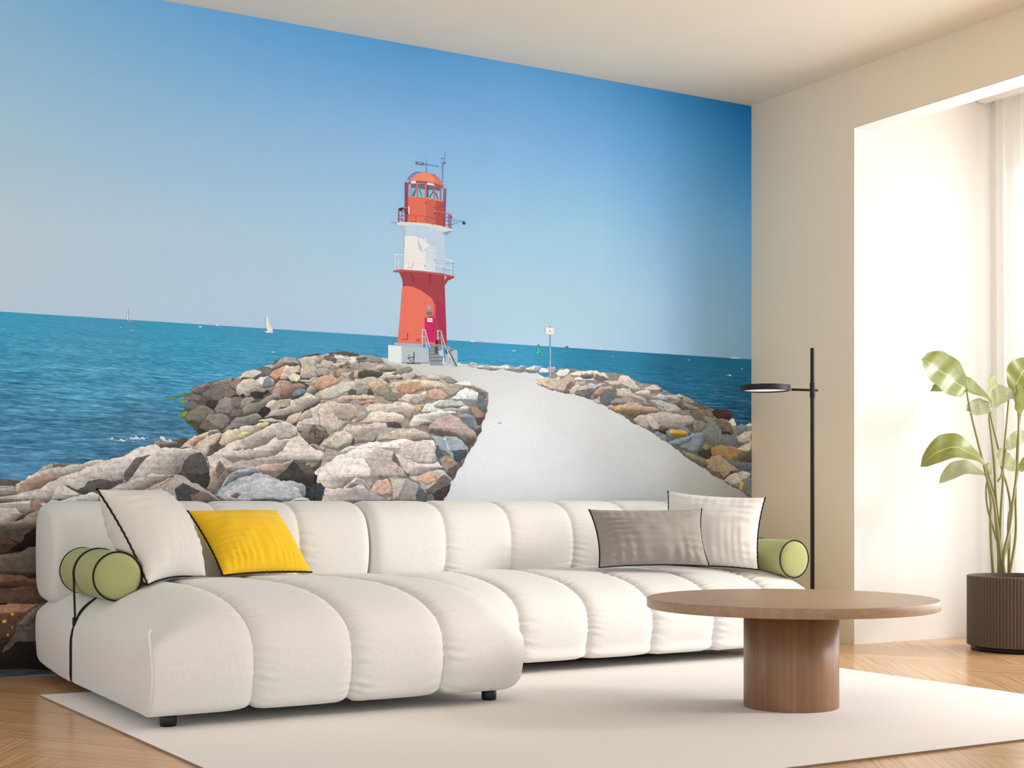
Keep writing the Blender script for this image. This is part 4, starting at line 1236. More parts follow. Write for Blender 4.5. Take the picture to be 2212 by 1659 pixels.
165,120,70|4608,961 4697,975 4818,953 4795,918 4742,893 4697,916 4616,927
190,162,132|4780,959 4818,977 4879.5,1003 4879.5,955 4818,947
100,80,68|4772,900 4879.5,967 4879.5,890 4818,894
165,132,102|4586,862 4616,921 4660,927 4742,893 4795,847 4765,829 4697,793 4623,827
82,62,43|4690,805 4742,846 4787,841 4712,796
120,92,68|4594,851 4668,840 4697,799 4623,825
103,106,110|4705,904 4772,891 4879.5,887 4879.5,842 4810,841
138,130,98|4420,947 4477,930 4586,897 4594,874 4564,856 4492,890
226,166,50|4579,900 4597,900 4590,888
187,167,142|4697,793 4765,835 4840,844 4878,830 4863,806 4772,764
118,116,106|4772,764 4818,788 4879.5,812 4879.5,699 4878,708 4818,735
226,160,38|4802,782 4825,788 4818,740 4799,746"""),
('printed_whitecap', """226,232,236|4727,1098 4742,1116 4765,1113 4780,1088 4772,1079 4757,1071"""),
('printed_whitecap', """220,228,232|4840,1083 4863,1099 4879.5,1091 4879.5,1086 4879.5,1077 4863,1078"""),
('printed_whitecap', """214,226,234|1545,940 1595,945 1623,950 1681,955 1684,951 1644,941 1603,937 1554,937"""),
('printed_whitecap', """200,216,228|1513,943 1541,944 1537,939"""),
('printed_whitecap', """230,236,240|1728,954 1736,959 1753,947 1770,939 1753,937 1736,944"""),
('printed_whitecap', """244,246,248|2217,1332 2226,1335 2236,1332 2226,1329"""),
('printed_whitecap', """220,228,234|1761,943 1774,947 1786,939 1770,934"""),
('printed_whitecap', """236,240,242|1112,1367 1119,1368 1119,1366 1114,1365"""),
('printed_whitecap', """226,234,240|1611,1391 1621,1390 1618,1387 1613,1388"""),
('printed_whitecap', """226,234,240|1567,1399 1572,1399 1570,1396"""),
('printed_whitecap', """230,236,240|3419,1401 3434,1403 3441,1399 3425,1397"""),
('printed_whitecap', """226,234,240|3467,1416 3480,1417 3478,1413"""),
('printed_whitecap', """214,224,230|4708,1342 4743,1341 4747,1336 4722,1339"""),
('printed_whitecap', """226,234,240|4463,1410 4473,1410 4470,1406"""),
('printed_whitecap', """214,224,230|4806,1381 4824,1380 4819,1376"""),
('printed_whitecap', """214,224,230|3991,1405 4004,1405 3997,1401"""),
('printed_sailboat', """252,252,250|2195,1420 2197,1429 2193,1444 2192,1463 2195,1487 2197,1488 2203,1473 2210,1450 2223,1429 2225,1423 2213,1419
236,238,236|2199,1431 2200,1481 2203,1473 2206,1454 2209,1425
250,248,246|2192,1418 2199,1422 2227,1419 2225,1415 2195,1413
190,190,196|2185,1420 2192,1422 2197,1419 2193,1416 2187,1416
90,105,120|2195,1423 2202,1427 2203,1426 2197,1420"""),
('printed_sailboat', """244,248,248|1594,1431 1596,1451 1600,1470 1601,1430
110,125,135|1601,1427 1601,1476 1602,1476 1603,1427
196,204,208|1599,1427 1618,1427 1618,1423 1603,1421
120,100,90|1602,1425 1617,1425 1616,1422 1603,1422"""),
('printed_sailboat', """252,252,252|1972,1430 1979,1441 1981,1430 1977,1428"""),
('printed_motorboat', """246,244,240|1895,1422 1899,1426 1910,1421 1908,1418 1898,1418
190,110,90|1897,1425 1903,1426 1904,1422 1898,1421"""),
('printed_ship', """226,230,236|3195,1431 3198,1440 3207,1441 3210,1433 3215,1435 3255,1437 3262,1436 3262,1431 3201,1429
170,180,196|3215,1433 3262,1435 3261,1431 3215,1429"""),
('printed_ship', """120,96,96|3721,1429 3723,1437 3729,1440 3737,1437 3738,1429"""),
('printed_sailboat', """250,250,250|3917,1431 3917,1444 3922,1446 3924,1430"""),
('printed_ship', """222,200,196|4734,1433 4766,1436 4770,1439 4774,1437 4806,1434 4804,1431 4734,1430"""),
('printed_ship', """226,232,240|2780,1433 2784,1439 2788,1438 2789,1434 2819,1434 2820,1432 2781,1431"""),
('printed_buoy', """84,200,158|3552,1398 3556,1402 3560,1403 3561,1417 3560,1427 3562,1436 3568,1438 3570,1432 3569,1420 3569,1406 3578,1402 3579,1393 3570,1391 3553,1393
60,84,96|3564,1437 3570,1438 3571,1426 3567,1420 3565,1424
120,225,190|3560,1433 3564,1434 3564,1419 3561,1421
40,120,90|3570,1399 3580,1398 3579,1393 3570,1391"""),
('printed_warning_sign', """150,170,188|3631,1490 3637,1490 3638,1278 3632,1277 3630,1423
196,220,232|3630,1427 3633,1427 3634,1277 3631,1277
250,250,248|3607,1522 3654,1524 3653,1490 3609,1489
60,60,66|3629,1526 3637,1527 3637,1524 3629,1524
222,206,60|3623,1502 3631,1514 3638,1502
150,140,40|3630,1510 3631,1510 3631,1505 3630,1505
222,222,222|3613,1518 3648,1519 3648,1518 3613,1517
222,222,222|3614,1498 3647,1499 3647,1497 3614,1497"""),
('printed_lighthouse', """236,242,236|2774,1392 2841,1391 2841,1313 2830,1313 2774,1318
192,200,198|2841,1391 2978,1390 2982,1319 2841,1313
192,200,198|3070,1388 3127,1388 3129,1309 3068,1311
180,186,190|2803,1405 2948,1406 2948,1389 2805,1393
164,170,172|3075,1403 3091,1402 3091,1388 3075,1388
150,148,145|2841,1318 2982,1324 2982,1319 2841,1313
172,180,178|2856,1388 2857,1388 2857,1319 2856,1319
172,180,178|2878,1388 2879,1388 2879,1320 2878,1320
172,180,178|2900,1388 2901,1388 2901,1321 2900,1321
172,180,178|2922,1388 2924,1388 2924,1322 2922,1322
172,180,178|3098,1386 3100,1386 3100,1312 3098,1312
172,180,178|3113,1386 3115,1386 3115,1311 3113,1311
243,122,98|2846,1665 2874,1671 3062,1678 3073,1412 3071,1405 2948,1406 2819,1406 2830,1497 2841,1629
172,72,76|2846,1662 2847,1685 2856,1732 3060,1739 3062,1678 3064,1612 3073,1408 3011,1408 3015,1582 2993,1620 2941,1649 2904,1662 2874,1666
176,58,86|3000,1611 3015,1582 3011,1531 3045,1460 3053,1427 3068,1428 3064,1578 3038,1603
224,92,84|2978,1539 3004,1541 3004,1588 3015,1578 3015,1532 3004,1414 2963,1415
204,90,88|2798,1727 2805,1732 2838,1738 2963,1739 3053,1736 3112,1729 3111,1718 3053,1727 2959,1733 2856,1729 2823,1722 2799,1723
164,74,70|2827,1724 2856,1729 2856,1719 2852,1682 2846,1682 2839,1704
168,70,72|3111,1720 3079,1706 3064,1682 3060,1705 3075,1726
150,62,64|2882,1728 2889,1728 2905,1706 2904,1683 2897,1683 2896,1702
150,62,64|2978,1729 2993,1728 2991,1683 2980,1682
150,62,64|3049,1721 3056,1721 3049,1681 3045,1684
188,70,62|2868,1449 2875,1451 2873,1420 2869,1421
188,70,62|2842,1425 2871,1424 2870,1420 2842,1421
214,44,102|2954,1519 2960,1528 3005,1533 3014,1525 3010,1417 2959,1421 2954,1471
240,110,96|2952,1518 2958,1528 2963,1528 2958,1518 2959,1422 2954,1425
250,250,250|2971,1526 2998,1527 2998,1509 2971,1509
110,90,110|2974,1519 2996,1519 2996,1517 2974,1517
166,150,138|2970,1587 2993,1587 2991,1563 2972,1562
190,176,160|2972,1585 2987,1585 2985,1566 2974,1566
150,130,118|2966,1555 2999,1557 2997,1536 2967,1537
96,84,80|2969,1551 2996,1552 2996,1550 2969,1549
96,84,80|2969,1545 2996,1546 2996,1544 2969,1543
120,40,60|3003,1494 3008,1498 3008,1493 3005,1490
120,40,60|2997,1472 3006,1474 3007,1469 3000,1467
120,40,60|3000,1446 3005,1448 3005,1443 3001,1442
222,84,76|2913,1419 2915,1431 2922,1425 2929,1432 2936,1429 2933,1414 2918,1416
150,158,160|2984,1397 3037,1411 3064,1313 2985,1310
112,116,118|2985,1390 3036,1406 3037,1402 2985,1386
112,116,118|2985,1377 3041,1386 3042,1382 2985,1373
112,116,118|2985,1362 3047,1370 3048,1365 2985,1358
112,116,118|2985,1347 3053,1354 3053,1350 2985,1343
112,116,118|2985,1332 3057,1339 3058,1334 2985,1328
84,96,84|3008,1395 3026,1399 3030,1369 3011,1361
212,216,224|2943,1475 2960,1474 2961,1470 2943,1471
200,206,216|2943,1474 2948,1474 2949,1372 2944,1388
206,210,220|2957,1474 2962,1473 2987,1390 2982,1388
200,206,216|2942,1442 2960,1441 2960,1438 2942,1439
190,196,208|2958,1472 2963,1442 2981,1340 2976,1336 2963,1392
212,216,224|3020,1473 3041,1473 3043,1469 3020,1470
200,206,216|3023,1472 3028,1472 3029,1429 3023,1429
206,210,220|3039,1472 3044,1472 3070,1391 3065,1389
200,206,216|3021,1440 3040,1439 3040,1436 3021,1437
196,200,212|3040,1466 3045,1443 3064,1311 3059,1310 3045,1397
60,60,60|3012,1418 3017,1428 3026,1427 3030,1416 3023,1409 3014,1411
96,104,100|3079,1382 3085,1384 3127,1314 3121,1311
206,206,220|3026,1379 3049,1386 3056,1377 3049,1353 3034,1359
216,216,226|3047,1320 3053,1350 3060,1344 3059,1314
222,220,230|3064,1368 3068,1378 3075,1378 3071,1368 3070,1324 3065,1331
150,150,160|3066,1368 3070,1371 3071,1329 3068,1333
226,224,232|3079,1352 3084,1364 3090,1364 3096,1349 3095,1315 3090,1310 3083,1313 3080,1325
160,160,166|3083,1352 3087,1355 3092,1349 3091,1322 3087,1317 3084,1322
64,64,68|3064,1379 3071,1385 3079,1378 3075,1366 3068,1368
226,224,232|3071,1381 3076,1382 3090,1359 3086,1355
80,80,84|3085,1386 3102,1386 3106,1382 3087,1382
88,90,94|2869,1339 2872,1341 2904,1346 2905,1343 2874,1336
88,90,94|2900,1346 2904,1368 2907,1368 2905,1313 2902,1313
88,90,94|2871,1338 2873,1338 2904,1316 2901,1314
88,90,94|2902,1341 2904,1340 2873,1315 2871,1313
88,90,94|2874,1350 2883,1352 2883,1349 2875,1347
88,90,94|2867,1315 2873,1316 2938,1316 2938,1313 2867,1311
248,245,240|2853,1834 3065,1853 3061,1736 3011,1741 2963,1741 2852,1738
223,227,234|2960,1843 3015,1848 3011,1751 3004,1743 2967,1744 2961,1749
196,208,226|3015,1848 3065,1853 3061,1736 3038,1739 3011,1744
206,210,220|3013,1841 3016,1842 3014,1751 3011,1745
178,180,190|2895,1775 2899,1776 2898,1749 2895,1748
178,180,190|2869,1751 2897,1752 2897,1749 2870,1748
120,124,136|3005,1800 3010,1801 3011,1791 3007,1790
120,124,136|2955,1766 2960,1766 2959,1759 2956,1758
190,184,204|3050,1769 3065,1769 3064,1746 3053,1746
240,240,242|2802,1802 2812,1805 2856,1808 2918,1811 2978,1811 3038,1810 3075,1805 3111,1797 3113,1792 3107,1793 3071,1800 3030,1805 2978,1806 2918,1807 2856,1805 2812,1801 2804,1798
232,232,238|2803,1800 2809,1800 2808,1734 2803,1734
236,236,240|2823,1789 2828,1790 2827,1737 2823,1737
226,228,236|2874,1807 2879,1808 2878,1740 2875,1740
220,222,230|2996,1801 2999,1801 2999,1740 2996,1741
232,234,240|3090,1798 3096,1798 3095,1733 3090,1734
176,180,196|3104,1794 3107,1793 3106,1732 3103,1733
228,230,238|2804,1768 2856,1772 2918,1774 3000,1774 3053,1772 3090,1768 3110,1762 3109,1759 3087,1763 3049,1768 3000,1770 2918,1771 2856,1770 2804,1765
216,220,230|2805,1793 2852,1788 2852,1786 2805,1791
216,220,230|2805,1762 2852,1757 2852,1755 2805,1760
170,180,200|3061,1786 3107,1789 3113,1794 3109,1787 3061,1783
170,180,200|3061,1751 3106,1756 3110,1761 3109,1754 3061,1749
200,213,228|2857,1948 3062,1954 3062,1802 2854,1784 2854,1888
247,241,233|2855,1888 2863,1892 2900,1896 2921,1891 2941,1886 2962,1874 2979,1863 2989,1859 2965,1853 2962,1843 2962,1794 2854,1784
216,223,233|2962,1848 2969,1856 3006,1856 3015,1849 3015,1798 2962,1794
202,210,222|2921,1888 2926,1887 2935,1862 2944,1854 2950,1822 2927,1836 2923,1858
247,241,233|2875,1904 2880,1904 2880,1900 2875,1900
247,241,233|2951,1888 2956,1889 2968,1879 2962,1875
150,160,176|2955,1840 2962,1839 2962,1835 2957,1835
150,160,176|3005,1827 3010,1826 3010,1822 3006,1823
226,224,216|2814,1951 2853,1953 2921,1958 2989,1960 3044,1954 3101,1946 3101,1933 3064,1910 3059,1924 3010,1940 2955,1945 2900,1946 2860,1940 2857,1917 2819,1935
194,190,182|2820,1937 2846,1939 2860,1937 2857,1917 2833,1930
152,162,174|3064,1910 3101,1935 3090,1937 3058,1927
226,224,218|2883,1953 2889,1953 2911,1924 2904,1921
226,224,218|2988,1944 3001,1947 2992,1922 2986,1923
170,170,172|3051,1927 3060,1929 3059,1914 3053,1916
120,130,145|2786,1947 2816,1948 2816,1945 2786,1945
250,250,250|2814,1951 2823,1952 2823,1948 2814,1947
236,116,88|2872,2067 2921,2074 2965,2075 3010,2072 3054,2067 3054,1954 3017,1956 2989,1958 2921,1958 2872,1956
186,84,75|3015,2070 3054,2066 3054,1954 3013,1958
214,106,86|2962,2066 2972,2069 3010,2066 3016,2060 3014,1959 2962,1961
226,130,106|2957,2066 2962,2067 2962,1960 2957,1960
110,40,40|2957,2053 2964,2054 2964,2049 2959,2048
110,40,40|2957,1979 2964,1981 2962,1974 2958,1974
110,40,40|3004,2040 3011,2038 3010,2035 3004,2036
110,40,40|3005,2011 3010,2014 3011,2004 3006,2003
110,40,40|3005,1985 3013,1984 3012,1981 3006,1982
190,80,66|2911,1988 2915,1989 2914,1959 2911,1959
190,80,66|2883,1963 2914,1962 2914,1960 2883,1960
152,188,208|2875,2127 2921,2140 2965,2144 3013,2140 3054,2129 3052,2065 3010,2072 2965,2075 2921,2074 2875,2067
104,114,124|2889,2131 2965,2142 3037,2133 3037,2115 2965,2113 2934,2113 2889,2113
120,140,156|2891,2084 2917,2126 2919,2126 2900,2073 2893,2072
64,72,84|2897,2075 2914,2108 2916,2107 2903,2075
64,72,84|2927,2110 2932,2110 2945,2080 2942,2080
64,72,84|2979,2078 3001,2111 3004,2108 2984,2077
64,72,84|3011,2103 3016,2106 3028,2073 3024,2073
84,92,96|2968,2132 2977,2133 2976,2078 2968,2078
228,112,88|2885,2130 2890,2130 2890,2069 2886,2068
228,112,88|2915,2136 2924,2137 2924,2072 2916,2072
228,112,88|2958,2139 2968,2139 2968,2073 2959,2074
222,100,82|3004,2137 3011,2136 3010,2069 3004,2071
200,88,76|3036,2131 3043,2129 3042,2065 3036,2067
150,180,200|2877,2122 2885,2123 2885,2069 2878,2069
236,120,92|2874,2067 2921,2075 2965,2076 3010,2072 3053,2067 3053,2064 3010,2069 2965,2072 2921,2071 2874,2064
194,78,64|2872,2126 2878,2139 2921,2148 2965,2150 3010,2147 3053,2137 3054,2127 3013,2138 2965,2142 2921,2139 2887,2131
240,238,232|2887,2142 2914,2146 2911,2135 2887,2133
236,236,234|2970,2147 3006,2144 3005,2135 2970,2136
250,144,108|2877,2140 2885,2148 2900,2164 2917,2176 2934,2184 2955,2190 2965,2191 2982,2190 2999,2186 3017,2178 3031,2166 3044,2151 3051,2138 3037,2141 3006,2148 2965,2152 2921,2148
236,126,96|2965,2191 2982,2190 2999,2186 3017,2178 3031,2166 3044,2151 3051,2138 3037,2141 3008,2148 3006,2168 2996,2182
244,136,102|2964,2191 2966,2192 2966,2152 2964,2152
176,52,84|2858,2134 2866,2136 2867,1956 2857,1955
176,52,84|2868,2133 2872,2133 2871,1955 2868,1955
150,60,80|2860,2117 2870,2121 2870,2118 2860,2114
150,60,80|2860,2095 2870,2100 2870,2097 2860,2093
150,60,80|2860,2076 2870,2080 2870,2077 2860,2073
150,60,80|2860,2056 2870,2060 2870,2058 2860,2053
166,58,84|3055,2127 3058,2128 3057,1951 3054,1951
176,60,84|3063,2129 3069,2129 3063,1952 3058,1952
150,60,80|3056,2105 3065,2108 3065,2106 3056,2102
150,60,80|3056,2086 3065,2089 3065,2087 3056,2084
150,60,80|3056,2068 3065,2071 3065,2068 3056,2065
150,60,80|3056,2049 3064,2052 3064,2047 3056,2046
176,64,130|2870,2151 2891,2156 2891,2154 2870,2148
176,64,130|2878,2161 2900,2168 2900,2165 2878,2159
176,64,130|2888,2173 2910,2178 2910,2175 2888,2170
176,64,130|2904,2184 2924,2186 2924,2183 2904,2181
176,64,130|2921,2190 2940,2190 2940,2187 2921,2188
150,60,110|2870,2148 2887,2171 2921,2190 2922,2188 2889,2170 2873,2147
176,64,120|2996,2186 3014,2185 3014,2182 2996,2183
176,64,120|3010,2177 3029,2178 3029,2175 3010,2175
176,64,120|3024,2168 3040,2168 3040,2165 3024,2166
176,64,120|3037,2158 3050,2157 3050,2154 3037,2156
176,64,120|3044,2145 3058,2145 3058,2142 3044,2142
216,120,110|2824,2007 2833,2015 2853,2022 2890,2024 2955,2026 3024,2022 3065,2018 3090,2014 3101,2007 3101,2001 3093,2006 3062,2014 3020,2018 2955,2022 2890,2021 2853,2018 2836,2012 2827,2003
176,64,92|2825,2005 2829,2006 2829,1949 2824,1949
210,90,110|2842,1996 2845,1997 2845,1952 2842,1952
226,130,110|2887,2022 2891,2023 2891,1956 2887,1956
208,120,108|2998,2018 3002,2018 2999,1949 2996,1950
206,80,110|3082,2013 3086,2012 3086,1948 3081,1949
150,60,84|3092,2006 3095,2006 3095,1945 3091,1946
188,90,90|2826,1977 2843,1983 2890,1988 2955,1991 3024,1989 3055,1987 3055,1984 3024,1986 2955,1988 2890,1986 2843,1980 2827,1974
150,50,80|2827,2004 2860,1998 2860,1995 2827,2002
150,50,80|2825,1970 2860,1960 2860,1957 2825,1967
150,60,84|3065,1996 3093,2000 3101,2005 3097,1997 3065,1993
150,60,84|3065,1984 3093,1977 3093,1975 3065,1981
150,60,84|3065,1962 3093,1966 3098,1971 3095,1963 3065,1960
56,40,46|2824,2011 2836,2016 2846,2014 2843,2003 2829,2004
70,50,60|2846,2020 2876,1992 2873,1989 2843,2016
250,240,236|2874,2026 2880,2027 2879,1989 2874,1991
150,170,190|3097,1991 3160,1990 3160,1988 3097,1987
130,150,172|3100,1967 3139,1984 3140,1982 3101,1964
130,150,172|3104,1989 3106,1989 3109,1979 3107,1978
60,66,78|3155,1985 3164,1988 3169,1981 3168,1972 3160,1972 3154,1976
92,104,128|2910,2236 2917,2234 2948,2235 2956,2229 2948,2221 2917,2223 2910,2222 2915,2230
200,214,226|2921,2232 2925,2233 2925,2226 2921,2226
200,214,226|2929,2232 2933,2233 2934,2226 2929,2226
200,214,226|2937,2233 2941,2233 2942,2225 2937,2226
176,90,130|2949,2233 2957,2230 2949,2223
92,110,140|2955,2229 3025,2228 3025,2226 2955,2226
92,110,140|3022,2229 3026,2228 3026,2221 3023,2223
120,132,150|2966,2254 2968,2254 2969,2191 2966,2190
100,120,150|3049,2267 3053,2268 3051,2152 3049,2152
220,230,238|3049,2267 3051,2267 3051,2247 3048,2247
110,130,156|3042,2268 3057,2269 3057,2266 3042,2265
70,84,108|3051,2244 3064,2252 3064,2243 3055,2243
130,150,176|3062,2297 3064,2297 3064,2247 3062,2247"""),
]
X_MUL = [(1.099, (1.2, 1.22, 1.28)), (2.248, (1.07, 1.08, 1.15)), (3.157, (1.0, 1.02, 1.1)), (3.934, (1.0, 1.02, 1.1)), (4.358, (1.03, 1.1, 1.2)), (4.565, (1.1, 1.25, 1.4)), (4.731, (1.28, 1.48, 1.68)), (4.855, (1.45, 1.72, 1.98))]  # ink gain along the wall, making up for weaker room light at the ends
SKY_COL = [(1.099, [(1.428, (186, 202, 212)), (1.473, (188, 203, 212)), (1.745, (189, 202, 206)), (2.107, (168, 192, 203)), (2.762, (134, 176, 201))]), (1.645, [(1.43, (187, 205, 219)), (1.512, (187, 206, 221)), (1.797, (184, 204, 217)), (2.177, (160, 190, 210)), (2.762, (118, 171, 206))]), (2.248, [(1.43, (184, 207, 228)), (1.554, (186, 210, 232)), (1.854, (178, 205, 228)), (2.254, (153, 189, 217)), (2.764, (104, 166, 208))]), (2.918, [(1.432, (186, 211, 236)), (1.601, (187, 213, 238)), (1.917, (174, 206, 235)), (2.339, (145, 185, 218)), (2.763, (95, 159, 203))]), (3.406, [(1.432, (190, 217, 242)), (1.635, (188, 216, 242)), (1.964, (170, 207, 240)), (2.402, (138, 182, 217)), (2.763, (104, 165, 206))]), (3.934, [(1.433, (188, 215, 240)), (1.672, (184, 213, 240)), (2.014, (165, 205, 240)), (2.469, (122, 175, 213)), (2.763, (94, 157, 202))]), (4.271, [(1.435, (176, 204, 228)), (1.696, (172, 202, 228)), (2.046, (145, 186, 216)), (2.512, (102, 160, 203)), (2.764, (74, 143, 189))]), (4.565, [(1.433, (142, 167, 185)), (1.717, (138, 166, 184)), (2.074, (118, 160, 188)), (2.55, (76, 137, 178)), (2.764, (50, 124, 170))]), (4.731, [(1.434, (132, 156, 172)), (1.728, (128, 155, 172)), (2.089, (106, 149, 178)), (2.571, (58, 120, 162)), (2.764, (36, 110, 154))]), (4.877, [(1.434, (120, 146, 164)), (1.738, (116, 145, 164)), (2.103, (94, 138, 168)), (2.59, (42, 106, 150)), (2.765, (22, 96, 140))])]  # shade of the right-hand corner is put into these sky colours
SEA_CTL = [(1.116, 1.402, (58, 152, 180)), (1.116, 1.275, (72, 148, 178)), (1.116, 1.021, (72, 132, 162)), (1.116, 0.785, (78, 132, 168)), (1.457, 1.218, (76, 152, 180)), (1.645, 0.941, (74, 122, 150)), (1.839, 1.39, (60, 152, 182)), (2.04, 1.244, (68, 152, 184)), (2.463, 1.365, (72, 152, 182)), (3.406, 1.394, (62, 152, 184)), (3.934, 1.353, (46, 132, 164)), (4.505, 1.286, (28, 100, 128)), (4.84, 1.372, (20, 88, 112)), (4.84, 1.129, (16, 68, 92)), (1.275, -0.023, (54, 74, 82)), (1.099, 0.016, (60, 80, 86)), (1.645, 0.276, (50, 72, 84))]
PATH_CTL = [(2.918, 1.306, (216, 211, 197)), (3.406, 1.307, (222, 218, 206)), (3.534, 1.246, (228, 224, 214)), (3.406, 1.088, (232, 229, 221)), (3.934, 1.057, (230, 227, 218)), (3.281, 0.867, (228, 225, 221)), (3.798, 0.829, (226, 224, 221)), (4.214, 0.856, (220, 217, 209)), (3.157, 0.694, (222, 219, 217)), (3.798, 0.705, (224, 222, 221)), (4.214, 0.716, (206, 202, 196)), (4.505, 0.764, (184, 177, 165)), (4.809, 0.693, (152, 144, 131))]

HZ = 1.4315            # height of the printed sea horizon on the wall
MUR = thing('wall_mural', 'full-wall photo mural of a red and white lighthouse on a rocky jetty by the sea', 'mural', (0, YM, 0))
# light put into the inks
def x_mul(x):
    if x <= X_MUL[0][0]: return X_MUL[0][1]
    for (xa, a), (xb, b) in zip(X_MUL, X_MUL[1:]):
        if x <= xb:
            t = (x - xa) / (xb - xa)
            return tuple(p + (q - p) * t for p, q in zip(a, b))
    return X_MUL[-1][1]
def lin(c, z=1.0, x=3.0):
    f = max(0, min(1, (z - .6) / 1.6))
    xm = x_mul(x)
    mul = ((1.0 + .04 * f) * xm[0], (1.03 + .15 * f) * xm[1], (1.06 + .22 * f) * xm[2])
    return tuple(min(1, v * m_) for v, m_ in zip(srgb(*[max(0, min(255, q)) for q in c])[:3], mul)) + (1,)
def ctl_col(ctl, x, z, p=2.4):
    a = [0, 0, 0]; s = 0
    for cx, cz, c in ctl:
        d = ((x - cx) ** 2 + ((z - cz) * 1.25) ** 2 + .01) ** (-p / 2 * 1.15)
        s += d
        for i in range(3): a[i] += d * c[i]
    return tuple(v / s for v in a)

def sky_col(x, z):
    def along(col):
        if z <= col[0][0]: return col[0][1]
        for (za, ca), (zb, cb) in zip(col, col[1:]):
            if z <= zb:
                t = (z - za) / (zb - za)
                return tuple(a + (b - a) * t for a, b in zip(ca, cb))
        return col[-1][1]
    if x <= SKY_COL[0][0]: return along(SKY_COL[0][1])
    for (xa, a), (xb, b) in zip(SKY_COL, SKY_COL[1:]):
        if x <= xb:
            t = (x - xa) / (xb - xa)
            return tuple(p + (q - p) * t for p, q in zip(along(a), along(b)))
    return along(SKY_COL[-1][1])

def print_mat(name, kind):
    m = NT(name)
    at = m.n('ShaderNodeAttribute'); at.attribute_name = 'ink'
    c = at.outputs['Color']
    co = m.coord()
    if kind == 'rock':
        n1 = m.noise(m.mapping(co, (240, 1, 250)), 1, 2, .7)          # granite speckle
        n2 = m.noise(m.mapping(co, (46, 1, 60), (0, .5, 0)), 1, 5, .68, .5)   # cracks and stains
        n3 = m.noise(m.mapping(co, (12, 1, 14)), 1, 3, .6)
        v = m.math('ADD', m.math('MULTIPLY', m.math('SUBTRACT', n1, .5), 1.05), m.math('ADD', m.math('MULTIPLY', m.math('SUBTRACT', n2, .5), 1.75), m.math('MULTIPLY', m.math('SUBTRACT', n3, .5), .8)))
        fac = m.math('ADD', v, 1.10)
        cr = m.math('LESS_THAN', m.math('ABSOLUTE', m.math('SUBTRACT', m.noise(m.mapping(co, (20, 1, 34), (0, .6, 0)), 1, 4, .6, .8), .5)), .0075)
        fac = m.math('MULTIPLY', fac, m.math('SUBTRACT', 1.0, m.math('MULTIPLY', cr, .30)))
        hue = m.mix(m.noise(m.mapping(co, (16, 1, 22)), 1, 3), srgb(255, 246, 238), srgb(240, 250, 255))
        c = m.mix(1.0, c, hue, 'MULTIPLY')
    elif kind == 'path':
        n1 = m.noise(m.mapping(co, (300, 1, 420)), 1, 1, .6)
        n2 = m.noise(m.mapping(co, (7, 1, 16)), 1, 3)
        fac = m.math('ADD', 1.0, m.math('ADD', m.math('MULTIPLY', m.math('SUBTRACT', n1, .5), 1.7), m.math('MULTIPLY', m.math('SUBTRACT', n2, .5), .10)))
    elif kind == 'sea':
        sx = m.n('ShaderNodeSeparateXYZ'); m.set(sx, 0, co)
        h = m.math('MAXIMUM', m.math('SUBTRACT', HZ, sx.outputs[2]), 0.0)
        hh = m.math('ADD', h, .035)
        vx = m.math('DIVIDE', sx.outputs[0], m.math('POWER', hh, .8)); vz = m.math('LOGARITHM', hh, 2.718)
        cv = m.n('ShaderNodeCombineXYZ'); m.set(cv, 0, vx); m.set(cv, 1, vz)
        w1 = m.noise(m.mapping(cv.outputs[0], (4.6, 40, 1)), 1, 5, .66, .4)
        w2 = m.noise(m.mapping(cv.outputs[0], (14, 95, 1)), 1, 3, .6)
        w3 = m.noise(m.mapping(cv.outputs[0], (.8, 6, 1)), 1, 2)
        v = m.math('ADD', m.math('MULTIPLY', m.math('SUBTRACT', w1, .5), 2.7), m.math('ADD', m.math('MULTIPLY', m.math('SUBTRACT', w2, .5), 1.5), m.math('MULTIPLY', m.math('SUBTRACT', w3, .5), .7)))
        amp = m.math('MINIMUM', m.math('MULTIPLY_ADD', h, 2.6, .38), 1.0)
        fac = m.math('MULTIPLY_ADD', v, amp, 1.06)
        c = m.mix(m.math('MULTIPLY', m.math('MAXIMUM', v, 0.0), m.math('MULTIPLY', amp, .30)), c, srgb(190, 214, 226))
    else:
        n1 = m.noise(m.mapping(co, (9, 1, 9)), 1, 2)
        fac = m.math('MULTIPLY_ADD', m.math('SUBTRACT', n1, .5), .04, 1.0)
    vm = m.n('ShaderNodeVectorMath', operation='SCALE'); m.set(vm, 0, c); m.set(vm, 'Scale', m.math('MAXIMUM', fac, .12))
    m.p(Base_Color=vm.outputs[0], Roughness=.75)
    m.b.inputs['Specular IOR Level'].default_value = .12
    return m.mat
PM = {k: print_mat('mural print ' + k, k) for k in ('rock', 'path', 'sea', 'flat')}

def inked(name, verts, faces, cols, mat, parent):
    me = mesh(name, verts, faces)
    ca = me.color_attributes.new('ink', 'FLOAT_COLOR', 'POINT')
    flat = [c for v in cols for c in v]
    ca.data.foreach_set('color', flat)
    return obj(name, me, mat, parent)

def grid_print(name, x0, x1, zs, nx, ctl, mat, off, parent, nearest_ctl=2.4):
    V, F, Cc = [], [], []
    nz = len(zs)
    for i in range(nx + 1):
        x = x0 + (x1 - x0) * i / nx
        for z in zs:
            V.append((x, off, z)); Cc.append(lin(sky_col(x, z) if ctl is None else ctl_col(ctl, x, z, nearest_ctl), z, x))
    for i in range(nx):
        for k in range(nz - 1):
            a = i * nz + k
            F.append((a, a + nz, a + nz + 1, a + 1))
    return inked(name, V, F, Cc, mat, parent)
XL = .35
grid_print('printed_sky', XL, XR - .001, [HZ + (H - HZ - .0008) * k / 36 for k in range(37)], 110, None, PM['flat'], -.0006, MUR)
grid_print('printed_sea', XL, XR - .001, [.0008 + (HZ - .0008) * k / 50 for k in range(51)], 110, SEA_CTL, PM['sea'], -.0006, MUR)

